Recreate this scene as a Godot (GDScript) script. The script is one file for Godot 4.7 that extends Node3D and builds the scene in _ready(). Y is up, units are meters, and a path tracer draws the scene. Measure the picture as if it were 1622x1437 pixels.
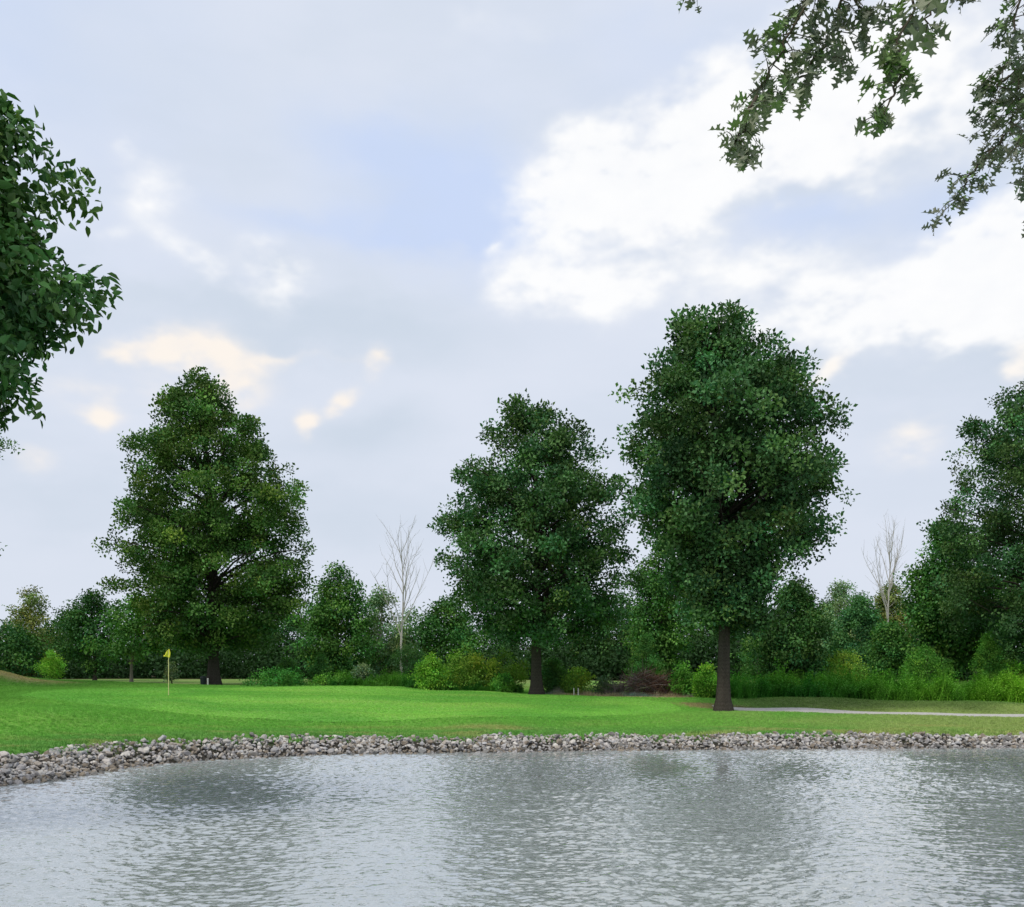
extends Node3D
# A pond with a rock bank, a putting green and three tall oaks under a bright cloudy sky.

const X0 := -48.0
const Z0 := -78.0
const STEP := 0.5
const NX := 193
const NZ := 165

var rng := RandomNumberGenerator.new()
var grain := FastNoiseLite.new()
var fine := FastNoiseLite.new()
var used := {}
var quads := PackedInt32Array()
var leaf_count := 0
var heights := PackedFloat32Array()
var shores := PackedFloat32Array()
var pond := PackedVector2Array([
	Vector2(-4.39, -2.98), Vector2(-6.24, -4.66), Vector2(-7.41, -7.46), Vector2(-8.68, -10.72), Vector2(-10.04, -13.98), Vector2(-10.92, -17.24), Vector2(-11.26, -19.57), Vector2(-11.14, -20.76), Vector2(-10.62, -21.33),
	Vector2(-10.34, -21.94), Vector2(-10.15, -23.12), Vector2(-9.94, -24.60), Vector2(-8.94, -26.28), Vector2(-7.51, -27.41), Vector2(-5.85, -28.22), Vector2(-4.03, -28.64), Vector2(-0.21, -29.30),
	Vector2(3.78, -29.99), Vector2(7.85, -30.22), Vector2(12.08, -30.72), Vector2(16.77, -30.96), Vector2(23.40, -31.13), Vector2(32.17, -30.38), Vector2(39.98, -26.10), Vector2(43.88, -16.78), Vector2(39.98, -6.52), Vector2(29.25, -2.42),
	Vector2(13.65, -2.80), Vector2(3.90, -3.36)])
# spot heights of the land: x, z, height
var land := [
	[0, 1, 0.9], [10, 2, 1.0], [-9, 0, 0.9], [30, 4, 1.1], [-16.6, -11.2, 0.95], [-14.1, -18.6, 0.66], [-13.2, -23.3, 0.60], [-11.2, -28.0, 0.62], [-16.9, -30.8, 1.30], [-7.8, -29.8, 0.54], [-4.1, -30.8, 0.44], [3.8, -31.9, 0.42], [9.9, -32.4, 0.45], [16.6, -32.6, 0.48], [27.3, -33.6, 0.55],
	[-20.0, -42.0, 1.51], [-16.0, -44.0, 1.41], [-8.3, -40.0, 1.03], [-2.1, -38.0, 0.85], [-8.3, -46.0, 1.35], [-1.0, -45.0, 1.14], [4.1, -41.0, 0.82], [-19.7, -62.0, 1.61], [-9.6, -55.0, 1.67], [-2.1, -52.0, 1.44], [1.3, -52.0, 1.23], [6.3, -50.0, 1.14], [8.6, -46.0, 1.01],
	[9.3, -42.0, 0.77], [10.6, -44.0, 0.65], [21.6, -40.0, 0.61], [31.0, -41.0, 0.65], [15.5, -42.0, 0.63], [14.7, -48.0, 1.22], [22.0, -48.0, 1.01], [29.0, -47.0, 0.80], [10.9, -52.0, 1.12], [16.6, -56.0, 1.33], [22.8, -52.0, 0.96], [31.0, -55.0, 1.12],
	[-29.0, -52.0, 2.77], [-34.2, -53.0, 3.14], [-26.5, -54.0, 1.91], [-23.8, -50.0, 1.65], [-25.4, -45.0, 1.61], [-31.0, -44.0, 1.86], [-31.0, -62.0, 1.70], [-36.2, -88.0, 1.85], [-24.8, -88.0, 1.85], [-14.5, -70.0, 1.70], [0.0, -70.0, 1.54], [7.6, -54.0, 1.08], [0.0, -85.0, 1.75], [15.5, -75.0, 1.54], [29.0, -68.0, 1.70], [35.2, -64.0, 2.18], [31.0, -90.0, 1.86]]


# ---------------------------------------------------------------- small helpers
func numbered(called: String) -> String:
	var n: int = used.get(called, 0)
	used[called] = n + 1
	return called if n == 0 else "%s_%03d" % [called, n]


func tag(o: Node, label: String, category: String, group := "", kind := "") -> void:
	o.set_meta("label", label)
	o.set_meta("category", category)
	if group != "":
		o.set_meta("group", group)
	if kind != "":
		o.set_meta("kind", kind)


func thing(called: String, label: String, category: String, at: Vector3, group := "") -> Node3D:
	var o := Node3D.new()
	o.name = numbered(called)
	add_child(o, true)
	o.position = at
	tag(o, label, category, group)
	return o


func part(called: String, mesh: Mesh, mat: Material, parent: Node) -> MeshInstance3D:
	var o := MeshInstance3D.new()
	o.name = called
	o.mesh = mesh
	o.material_override = mat
	parent.add_child(o, true)
	return o


func scatter(called: String, mesh: Mesh, mat: Material, places: Array, colors: PackedColorArray, parent: Node) -> MultiMeshInstance3D:
	var mm := MultiMesh.new()
	mm.transform_format = MultiMesh.TRANSFORM_3D
	mm.use_colors = true
	mm.mesh = mesh
	mm.instance_count = places.size()
	for i in places.size():
		mm.set_instance_transform(i, places[i])
		mm.set_instance_color(i, colors[i])
	var o := MultiMeshInstance3D.new()
	o.name = called
	o.multimesh = mm
	o.material_override = mat
	parent.add_child(o, true)
	return o


func smooth(a: float, b: float, x: float) -> float:
	var t := clampf((x - a) / (b - a), 0.0, 1.0)
	return t * t * (3.0 - 2.0 * t)


func mesh_of(v: PackedVector3Array, idx := PackedInt32Array(), colors := PackedColorArray(), soft := false, normals := PackedVector3Array()) -> ArrayMesh:
	var st := SurfaceTool.new()
	if normals.size() or (idx.size() and colors.size()):
		var a := []
		a.resize(Mesh.ARRAY_MAX)
		a[Mesh.ARRAY_VERTEX] = v
		if normals.size():
			a[Mesh.ARRAY_NORMAL] = normals
		if colors.size():
			a[Mesh.ARRAY_COLOR] = colors
		if idx.size():
			a[Mesh.ARRAY_INDEX] = idx
		var am := ArrayMesh.new()
		am.add_surface_from_arrays(Mesh.PRIMITIVE_TRIANGLES, a)
		return am
	st.begin(Mesh.PRIMITIVE_TRIANGLES)
	st.set_smooth_group(0 if soft else -1)
	if idx.size():
		for i in idx:
			st.add_vertex(v[i])
	else:
		for p in v:
			st.add_vertex(p)
	st.generate_normals()
	return st.commit()


func tube(v: PackedVector3Array, pts: Array, radii: Array, sides: int) -> void:
	var rings := []
	for i in pts.size():
		var d: Vector3 = (pts[mini(i + 1, pts.size() - 1)] - pts[maxi(i - 1, 0)]).normalized()
		var a := d.cross(Vector3(0.31, 0.12, 0.94)).normalized()
		var b := d.cross(a)
		var ring := PackedVector3Array()
		for k in sides:
			var t := TAU * k / sides
			ring.append(pts[i] + (a * cos(t) + b * sin(t)) * radii[i])
		rings.append(ring)
	for i in rings.size() - 1:
		for k in sides:
			var n := (k + 1) % sides
			v.append_array([rings[i][k], rings[i][n], rings[i + 1][n], rings[i][k], rings[i + 1][n], rings[i + 1][k]])


func noise_map(freq: float, ramp: Array, size := 512, as_normal := false, bump := 4.0, octaves := 5) -> NoiseTexture2D:
	var n := FastNoiseLite.new()
	n.noise_type = FastNoiseLite.TYPE_SIMPLEX_SMOOTH
	n.frequency = freq
	n.fractal_octaves = octaves
	n.seed = int(freq * 99991) % 1000
	var t := NoiseTexture2D.new()
	t.width = size
	t.height = size
	t.seamless = true
	t.noise = n
	if as_normal:
		t.as_normal_map = true
		t.bump_strength = bump
	if ramp.size():
		var g := Gradient.new()
		g.offsets = PackedFloat32Array(range(ramp.size()).map(func(i): return float(i) / (ramp.size() - 1)))
		g.colors = PackedColorArray(ramp)
		t.color_ramp = g
	return t


func grey(x: float) -> Color:
	return Color(x, x, x)


func mat(called: String, rough: float, spec := 0.4) -> StandardMaterial3D:
	var m := StandardMaterial3D.new()
	m.resource_name = called
	m.roughness = rough
	m.metallic_specular = spec
	return m


# ---------------------------------------------------------------- the land
func shore_distance(p: Vector2) -> float:
	var best := 1e9
	var inside := false
	var n := pond.size()
	var a := pond[n - 1]
	for i in n:
		var b := pond[i]
		var ab := b - a
		var t := clampf((p - a).dot(ab) / ab.length_squared(), 0.0, 1.0)
		best = minf(best, p.distance_squared_to(a + ab * t))
		if (a.y > p.y) != (b.y > p.y) and p.x < (b.x - a.x) * (p.y - a.y) / (b.y - a.y) + a.x:
			inside = not inside
		a = b
	return -sqrt(best) if inside else sqrt(best)


func raw_height(x: float, z: float, sd: float) -> float:
	if sd < -0.6:
		return maxf(-1.0, 0.5 * sd)
	var sum := 0.0
	var weight := 0.0
	for s in land:
		var dx: float = x - s[0]
		var dz: float = z - s[1]
		var w := 1.0 / (dx * dx + dz * dz + 5.0)
		w *= w
		sum += w * s[2]
		weight += w
	# far from every spot height the land levels out
	sum += 2e-7 * 2.0
	weight += 2e-7
	var h := sum / weight + grain.get_noise_2d(x * 3.0, z * 3.0) * 0.05
	if sd < 1.9:
		var t := (sd + 0.6) / 2.5
		return lerpf(-0.3, h, smooth(0.0, 1.0, t) * 0.4 + t * 0.6)
	return h


func cell(a: PackedFloat32Array, x: float, z: float) -> float:
	var fx := clampf((x - X0) / STEP, 0.0, NX - 1.001)
	var fz := clampf((z - Z0) / STEP, 0.0, NZ - 1.001)
	var i := int(fx)
	var j := int(fz)
	fx -= i
	fz -= j
	var k := j * NX + i
	return lerpf(lerpf(a[k], a[k + 1], fx), lerpf(a[k + NX], a[k + NX + 1], fx), fz)


func inside_grid(x: float, z: float) -> bool:
	return x >= X0 and z >= Z0 and x < X0 + (NX - 1) * STEP and z < Z0 + (NZ - 1) * STEP


func gh(x: float, z: float) -> float:
	return cell(heights, x, z) if inside_grid(x, z) else raw_height(x, z, shore_distance(Vector2(x, z)))


func on_green(x: float, z: float) -> float:   # below 1 inside the putting green
	var d := Vector2((x + 7.2) / 15.0, (z + 44.4) / 9.8)
	return d.length() + grain.get_noise_2d(x * 2.0, z * 2.0) * 0.06


func turf(x: float, z: float, sd: float) -> Color:   # what colour the grass or soil itself has
	var n := grain.get_noise_2d(x * 6.0, z * 6.0)
	var n2 := fine.get_noise_2d(x * 3.0, z * 9.0)
	var c := Color(0.152, 0.414, 0.067).lerp(Color(0.213, 0.471, 0.083), clampf(0.5 + n, 0, 1))
	var dry := smooth(7.0, 17.0, x + n * 5.0) * smooth(-52.0, -44.0, z)
	c = c.lerp(Color(0.339, 0.414, 0.149), dry * 0.85)
	c = c.lerp(Color(0.152, 0.342, 0.089), smooth(5.5, 2.5, sd) * (1.0 - dry) * 0.7)
	c = c.lerp(Color(0.463, 0.414, 0.178), clampf(n2 * 1.6 - 0.15, 0, 1) * smooth(8.0, 2.0, sd) * 0.8)
	c = c.lerp(Color(0.133, 0.328, 0.051), smooth(-15.0, -21.0, x + n * 3.0) * 0.8)
	# the rough beyond the green is paler, the mound at the left is dry
	c = c.lerp(Color(0.288, 0.396, 0.132), smooth(-60.0, -66.0, z) * clampf(0.7 + n, 0, 1))
	var mound := Vector2((x + 33.0) / 9.0, (z + 53.0) / 3.8).length() + n * 0.25
	c = c.lerp(Color(0.504, 0.444, 0.204), smooth(1.05, 0.7, mound))
	var bare := Vector2((x - 7.0) / 3.6, (z + 52.3) / 1.6).length() + n * 0.3
	c = c.lerp(Color(0.504, 0.384, 0.240), smooth(1.1, 0.7, bare))
	var worn := Vector2((x - 9.3) / 2.4, (z + 45.6) / 1.5).length() + n * 0.4
	c = c.lerp(Color(0.360, 0.300, 0.156), smooth(1.1, 0.6, worn) * 0.9)
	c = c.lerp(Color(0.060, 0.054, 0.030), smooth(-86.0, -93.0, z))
	var mulch := Vector2((x - 18.0) / 8.0, (z + 47.0) / 4.0).length() + n * 0.5
	c = c.lerp(Color(0.11, 0.18, 0.055), smooth(1.2, 0.6, mulch) * 0.75)
	var soil := Color(0.07, 0.065, 0.055)
	return c.lerp(soil, smooth(1.55, 1.2, sd + n2 * 0.3))


func make_ground() -> void:
	heights.resize(NX * NZ)
	shores.resize(NX * NZ)
	for j in NZ:
		for i in NX:
			var x := X0 + i * STEP
			var z := Z0 + j * STEP
			var s := shore_distance(Vector2(x, z))
			shores[j * NX + i] = s
			heights[j * NX + i] = raw_height(x, z, s)
	var xs := PackedFloat32Array([-600, -420, -300, -220, -160, -120, -95, -80, -70, -62, -56, -52, -50])
	for i in NX:
		xs.append(X0 + i * STEP)
	xs.append_array([50, 52, 56, 62, 70, 80, 95, 120, 160, 220, 300, 420, 600])
	var zs := PackedFloat32Array([-700, -500, -380, -300, -240, -190, -160, -140, -125, -114, -106, -100, -96, -92, -88, -85, -82, -80])
	for j in NZ:
		zs.append(Z0 + j * STEP)
	zs.append_array([6, 9, 14, 22, 40, 70, 120, 200])
	var v := PackedVector3Array()
	var c := PackedColorArray()
	var idx := PackedInt32Array()
	for z in zs:
		for x in xs:
			var s := cell(shores, x, z) if inside_grid(x, z) else shore_distance(Vector2(x, z))
			v.append(Vector3(x, gh(x, z), z))
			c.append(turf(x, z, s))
	var w := xs.size()
	for j in zs.size() - 1:
		for i in w - 1:
			var k := j * w + i
			idx.append_array([k, k + 1, k + w + 1, k, k + w + 1, k + w])
	var normals := PackedVector3Array()
	for j in zs.size():
		for i in w:
			var a := v[j * w + mini(i + 1, w - 1)] - v[j * w + maxi(i - 1, 0)]
			var b := v[mini(j + 1, zs.size() - 1) * w + i] - v[maxi(j - 1, 0) * w + i]
			normals.append(b.cross(a).normalized())
	var m := mat("turf", 0.95, 0.15)
	m.vertex_color_use_as_albedo = true
	m.albedo_texture = noise_map(0.03, [grey(0.68), grey(1.0)], 512)
	m.uv1_triplanar = true
	m.uv1_world_triplanar = true
	m.uv1_scale = Vector3.ONE * 0.31
	m.heightmap_enabled = true
	m.heightmap_texture = noise_map(0.09, [], 512)
	m.heightmap_scale = 4.0
	var g := part("ground", mesh_of(v, idx, c, true, normals), m, self)
	g.set_meta("kind", "structure")


func sheet(called: String, inside: Callable, lift: float, box: Rect2, step: float, color: Callable, m: Material) -> MeshInstance3D:
	var v := PackedVector3Array()
	var c := PackedColorArray()
	var nrm := PackedVector3Array()
	var idx := PackedInt32Array()
	var at := {}
	var nx := int(box.size.x / step)
	var nz := int(box.size.y / step)
	for j in nz:
		for i in nx:
			var x := box.position.x + i * step
			var z := box.position.y + j * step
			if not inside.call(x + step / 2, z + step / 2):
				continue
			var q := []
			for o in [[0, 0], [1, 0], [1, 1], [0, 1]]:
				var key := Vector2i(i + o[0], j + o[1])
				if not at.has(key):
					var px: float = box.position.x + key.x * step
					var pz: float = box.position.y + key.y * step
					at[key] = v.size()
					v.append(Vector3(px, gh(px, pz) + lift, pz))
					c.append(color.call(px, pz))
					nrm.append(Vector3(gh(px - 0.4, pz) - gh(px + 0.4, pz), 0.8, gh(px, pz - 0.4) - gh(px, pz + 0.4)).normalized())
				q.append(at[key])
			idx.append_array([q[0], q[1], q[2], q[0], q[2], q[3]])
	var o := part(called, mesh_of(v, idx, c, true, nrm), m, self)
	o.set_meta("kind", "structure")
	return o


func green_color(x: float, z: float) -> Color:
	var n := grain.get_noise_2d(x * 5.0, z * 5.0)
	var c := Color(0.175, 0.467, 0.076).lerp(Color(0.262, 0.577, 0.102), clampf(0.5 + n * 1.9, 0, 1))
	c = c.lerp(Color(0.350, 0.583, 0.119), clampf(fine.get_noise_2d(x * 2.0, z * 7.0) * 1.4, 0, 1) * 0.6)
	return c.lerp(Color(0.140, 0.412, 0.067), smooth(-13.0, -20.0, x + n * 4.0) * 0.6)


func path_centre(x: float) -> float:
	return -44.2 + smooth(9.0, 23.0, x) * 4.1 + smooth(23.0, 46.0, x) * -1.5


# ---------------------------------------------------------------- water
func make_water() -> void:
	var ripple := FastNoiseLite.new()
	ripple.noise_type = FastNoiseLite.TYPE_SIMPLEX_SMOOTH
	ripple.frequency = 1.0
	ripple.fractal_octaves = 2
	ripple.fractal_gain = 0.55
	ripple.seed = 5
	var gust := FastNoiseLite.new()
	gust.frequency = 0.09
	gust.fractal_octaves = 2
	gust.seed = 8
	# cells grow towards the far shore, where they are seen smaller
	var zs := PackedFloat32Array()
	var z := -1.0
	while z > -32.5:
		zs.append(z)
		z -= 0.3 if z > -9.4 else (0.036 if z > -18.0 else 0.055)
	zs.append(-33.5)
	var xs := PackedFloat32Array([-14.0])
	var x := -13.0
	while x < 21.0:
		xs.append(x)
		x += 0.066
	while x < 48.0:
		xs.append(x)
		x += 0.5
	var v := PackedVector3Array()
	var idx := PackedInt32Array()
	var w := xs.size()
	for q in zs:
		for p in xs:
			var calm := 1.25 + 1.1 * gust.get_noise_2d(p, q)
			# crests lie across the wind, a little turned from the bank
			var u := p * 0.97 + q * 0.22
			var t := q * 0.97 - p * 0.22
			var h := 0.009 * ripple.get_noise_2d(u * 1.0, t * 2.2) + 0.0122 * ripple.get_noise_2d(u * 3.6 + 40.0, t * 8.4) + 0.010 * ripple.get_noise_2d(u * 5.4, t * 11.5 + 70.0)
			h += 0.005 * ripple.get_noise_2d(p * 0.35 - 9.0, q * 0.9 + p * 0.25)
			v.append(Vector3(p, h * calm, q))
	for j in zs.size() - 1:
		for i in w - 1:
			var k := j * w + i
			idx.append_array([k, k + w + 1, k + 1, k, k + w, k + w + 1])
	var normals := PackedVector3Array()
	normals.resize(v.size())
	var n := zs.size()
	for j in n:
		for i in w:
			var a := v[j * w + mini(i + 1, w - 1)] - v[j * w + maxi(i - 1, 0)]
			var b := v[mini(j + 1, n - 1) * w + i] - v[maxi(j - 1, 0) * w + i]
			normals[j * w + i] = a.cross(b).normalized()
	var m := mat("pond water", 0.03, 0.8)
	m.albedo_color = Color(0.34, 0.385, 0.40).linear_to_srgb()
	m.clearcoat_enabled = true
	m.clearcoat = 1.0
	m.clearcoat_roughness = 0.03
	m.uv1_triplanar = true
	m.uv1_world_triplanar = true
	m.uv1_scale = Vector3.ONE * 0.37
	m.heightmap_enabled = true
	m.heightmap_texture = noise_map(0.035, [], 1024, false, 4.0, 3)
	m.heightmap_scale = 1.2
	var o := part("pond_water", mesh_of(v, idx, PackedColorArray(), true, normals), m, self)
	o.set_meta("kind", "structure")


# ---------------------------------------------------------------- rocks
func rock_mesh(k: int) -> ArrayMesh:
	var r := RandomNumberGenerator.new()
	r.seed = 500 + k
	var box := SphereMesh.new()
	box.radial_segments = 6
	box.rings = 3
	box.radius = 0.5
	box.height = 1.0
	var arr := box.get_mesh_arrays()
	var v: PackedVector3Array = arr[Mesh.ARRAY_VERTEX]
	var idx: PackedInt32Array = arr[Mesh.ARRAY_INDEX]
	var planes := []
	for i in 7:
		planes.append([Vector3(r.randfn(), r.randfn(), r.randfn()).normalized(), r.randf_range(0.19, 0.34)])
	var stretch := Vector3(r.randf_range(0.85, 1.3), r.randf_range(0.55, 0.85), r.randf_range(0.75, 1.05))
	for i in v.size():
		var p := v[i]
		for pl in planes:
			var d: float = p.dot(pl[0])
			if d > pl[1]:
				p -= pl[0] * (d - pl[1])
		p *= 1.0 + 0.3 * grain.get_noise_3d(p.x * 90 + k * 50, p.y * 90, p.z * 90)
		v[i] = p * stretch
	return mesh_of(v, idx)


func make_rocks() -> void:
	var bank := thing("rock_bank", "band of loose grey riprap rocks along the far shore of the pond", "rock bank", Vector3.ZERO)
	var shapes := []
	for k in 7:
		shapes.append(rock_mesh(k))
	var stone := mat("rock", 0.9, 0.25)
	stone.vertex_color_use_as_albedo = true
	stone.albedo_texture = noise_map(0.04, [grey(0.62), grey(1.0), grey(0.8)], 256)
	stone.uv1_triplanar = true
	stone.uv1_scale = Vector3.ONE * 1.7
	var tones := [Color(0.54, 0.53, 0.52), Color(0.43, 0.42, 0.43), Color(0.68, 0.66, 0.63), Color(0.24, 0.235, 0.23), Color(0.46, 0.42, 0.38), Color(0.60, 0.57, 0.56), Color(0.30, 0.26, 0.215), Color(0.50, 0.505, 0.53)]
	var own := []
	for c in tones:
		var m: StandardMaterial3D = stone.duplicate()
		m.vertex_color_use_as_albedo = false
		m.albedo_color = c.linear_to_srgb()
		own.append(m)
	var all := []
	# walk the shore from the left, outside the frame, to past the right edge
	for i in range(1, pond.size() - 1):
		var a := pond[i]
		var b := pond[i + 1]
		if b.x > 34.5:
			break
		var out_dir := (b - a).normalized()
		out_dir = Vector2(out_dir.y, -out_dir.x)
		if shore_distance((a + b) / 2 + out_dir * 0.3) < 0:
			out_dir = -out_dir
		var n := int(a.distance_to(b) * 300)
		for k in n:
			var s := rng.randf_range(-0.3, 1.6)
			var p: Vector2 = a.lerp(b, rng.randf_range(-0.2, 1.2)) + out_dir * s
			var sd := cell(shores, p.x, p.y)
			if sd < -0.35 or sd > 1.5 + grain.get_noise_2d(p.x * 9, p.y * 9) * 0.6:
				continue
			var size := rng.randf_range(0.08, 0.17) * (1.55 if rng.randf() < 0.12 else 1.0)
			var y := gh(p.x, p.y) + size * rng.randf_range(0.0, 0.5)
			var basis := Basis.from_euler(Vector3(rng.randfn() * 0.5, rng.randf() * TAU, rng.randfn() * 0.5)).scaled(Vector3.ONE * size)
			all.append([size / Vector3(p.x, y - 2.5, p.y).length() * (1.0 if absf(p.x / p.y) < 0.56 else 0.01) * rng.randf_range(0.7, 1.0), Transform3D(basis, Vector3(p.x, y, p.y)), rng.randi() % 7, rng.randi() % tones.size() if y > 0.09 else [3, 6, 1][rng.randi() % 3]])
	all.sort_custom(func(p, q): return p[0] > q[0])
	for i in 300:
		var o := part("rock", shapes[all[i][2]], own[all[i][3]], bank)
		o.transform = all[i][1]
	for k in 7:
		var places := []
		var colors := PackedColorArray()
		for i in range(300, all.size()):
			if all[i][2] == k:
				places.append(all[i][1])
				colors.append(tones[all[i][3]] * rng.randf_range(0.8, 1.1))
		var o := scatter("rocks", shapes[k], stone, places, colors, bank)
		o.set_meta("kind", "stuff")


# ---------------------------------------------------------------- leaves
func leaf_oak(length: float, seed_: int) -> ArrayMesh:
	var r := RandomNumberGenerator.new()
	r.seed = seed_
	var half := [[0.012, 0.0], [0.016, 0.17], [0.10, 0.16], [0.24, 0.12], [0.20, 0.2], [0.30, 0.25], [0.13, 0.27], [0.065, 0.37], [0.20, 0.42], [0.40, 0.40], [0.33, 0.50], [0.43, 0.58], [0.17, 0.56], [0.06, 0.63], [0.15, 0.72], [0.31, 0.77], [0.21, 0.82], [0.13, 0.83], [0.05, 0.87]]
	var poly := PackedVector2Array()
	for p in half:
		poly.append(Vector2(p[0] * r.randf_range(0.85, 1.2), p[1]))
	poly.append(Vector2(r.randf_range(-0.03, 0.03), 1.0))
	for i in range(half.size() - 1, -1, -1):
		poly.append(Vector2(-half[i][0] * r.randf_range(0.85, 1.2), half[i][1]))
	var tri := Geometry2D.triangulate_polygon(poly)
	var curl := r.randf_range(0.05, 0.35)
	var v := PackedVector3Array()
	for i in tri:
		var q := poly[i]
		v.append(Vector3(q.x, absf(q.x) * 0.35 - curl * q.y * q.y, q.y) * length)
	return mesh_of(v)


func leaf_ovate(length: float, seed_: int) -> ArrayMesh:
	var r := RandomNumberGenerator.new()
	r.seed = seed_
	var half := [[0.01, 0.0], [0.015, 0.1], [0.14, 0.2], [0.21, 0.34], [0.235, 0.5], [0.17, 0.7], [0.07, 0.88]]
	var curl := r.randf_range(0.1, 0.45)
	var fold := r.randf_range(0.25, 0.6)
	var v := PackedVector3Array()
	var at := func(x: float, y: float) -> Vector3: return Vector3(x, absf(x) * fold - curl * y * y, y) * length
	for s in [-1.0, 1.0]:
		for i in half.size() - 1:
			v.append_array([at.call(0, half[i][1]), at.call(s * half[i][0], half[i][1]), at.call(s * half[i + 1][0], half[i + 1][1])])
			v.append_array([at.call(0, half[i][1]), at.call(s * half[i + 1][0], half[i + 1][1]), at.call(0, half[i + 1][1])])
		v.append_array([at.call(0, 0.88), at.call(s * 0.07, 0.88), at.call(0, 1.0)])
	return mesh_of(v)


func clump(count: int, spread: float, leaf: float, narrow: float, droop: float, seed_: int) -> Array:
	# a twig's end: leaves set round a short shoot, each folded along its midrib (four corners a leaf)
	var r := RandomNumberGenerator.new()
	r.seed = seed_
	var v := PackedVector3Array()
	var nrm := PackedVector3Array()
	for i in count:
		var p := Vector3(r.randfn(), r.randfn() * 0.75, r.randfn()) * spread * 0.5
		var d := (p.normalized() + Vector3(r.randfn(), r.randfn() - droop, r.randfn()) * 0.6).normalized()
		var up := (Vector3.UP + Vector3(r.randfn(), r.randfn(), r.randfn()) * 0.55).normalized()
		var side := d.cross(up).normalized()
		var n := side.cross(d).normalized()
		var len := leaf * r.randf_range(0.7, 1.2)
		var wide := len * narrow
		v.append_array([p, p + d * len * 0.45 - side * wide + n * wide * 0.4, p + d * len - n * len * 0.18, p + d * len * 0.55 + side * wide + n * wide * 0.4])
		nrm.append_array([n, (n + side * 0.4).normalized(), (n + d * 0.3).normalized(), (n - side * 0.4).normalized()])
	return [v, nrm]


func broad_clump(count: int, spread: float, leaf: float, seed_: int) -> Array:
	# broad pointed leaves, each in two halves folded along the midrib
	var r := RandomNumberGenerator.new()
	r.seed = seed_
	var v := PackedVector3Array()
	var nrm := PackedVector3Array()
	for i in count:
		var p := Vector3(r.randfn(), r.randfn() * 0.7, r.randfn()) * spread * 0.5
		var d := (p.normalized() * 0.8 + Vector3(r.randfn() * 0.6, r.randfn() * 0.5 - 0.35, r.randfn() * 0.6)).normalized()
		var up := (Vector3.UP + Vector3(r.randfn(), r.randfn(), r.randfn()) * 0.4).normalized()
		var side := d.cross(up).normalized()
		var n := side.cross(d).normalized()
		var len := leaf * r.randf_range(0.7, 1.25)
		var w := len * r.randf_range(0.22, 0.3)
		var tip := p + d * len - n * len * 0.22
		for k in [-1.0, 1.0]:
			var a: Vector3 = p + d * len * 0.25 + side * k * w * 0.85 + n * w * 0.35
			var b: Vector3 = p + d * len * 0.6 + side * k * w * 0.8 + n * (w * 0.3 - len * 0.05)
			var na: Vector3 = (n - side * k * 0.45).normalized()
			var nb: Vector3 = (n - side * k * 0.45 + d * 0.15).normalized()
			var nt := (n + d * 0.35).normalized()
			v.append_array([p, a, b, tip] if k < 0 else [p, tip, b, a])
			nrm.append_array([n, na, nb, nt] if k < 0 else [n, nt, nb, na])
	return [v, nrm]


func crown_mesh(leaves: Array, places: Array, colors: PackedColorArray) -> ArrayMesh:
	var v := PackedVector3Array()
	var n := PackedVector3Array()
	var c := PackedColorArray()
	var one := PackedColorArray()
	one.resize(leaves[0].size())
	for i in places.size():
		var t: Transform3D = places[i]
		v.append_array(t * leaves[0])
		n.append_array(Transform3D(t.basis.orthonormalized(), Vector3.ZERO) * leaves[1])
		one.fill(colors[i])
		c.append_array(one)
	while quads.size() < v.size() / 4 * 6:
		var k := quads.size() / 6 * 4
		quads.append_array([k, k + 1, k + 2, k, k + 2, k + 3])
	leaf_count += v.size() / 4
	return mesh_of(v, quads.slice(0, v.size() / 4 * 6), c, true, n)


func leaf_material(called: String, through: float, spec := 0.35, rough := 0.5) -> StandardMaterial3D:
	var m := mat(called, rough, spec)
	m.vertex_color_use_as_albedo = true
	m.backlight_enabled = true
	m.backlight = Color(0.75, 1.0, 0.35) * through
	m.cull_mode = BaseMaterial3D.CULL_DISABLED
	return m


# ---------------------------------------------------------------- trees
func reach(profile: Array, h: float) -> Vector2:   # where the crown's middle lies at this height, and half its width
	var last := profile.size() - 1
	if h <= profile[0].x or h >= profile[last].x:
		return Vector2.ZERO
	for i in last:
		var a: Vector3 = profile[i]
		var b: Vector3 = profile[i + 1]
		if h <= b.x:
			var t := (h - a.x) / (b.x - a.x)
			var l := lerpf(a.y, b.y, t)
			var r := lerpf(a.z, b.z, t)
			return Vector2((r - l) / 2.0, (r + l) / 2.0)
	return Vector2.ZERO


func bark_tube(pts: Array, radii: Array, sides := 12) -> ArrayMesh:
	var v := PackedVector3Array()
	tube(v, pts, radii, sides)
	return mesh_of(v, PackedInt32Array(), PackedColorArray(), true)


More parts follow.
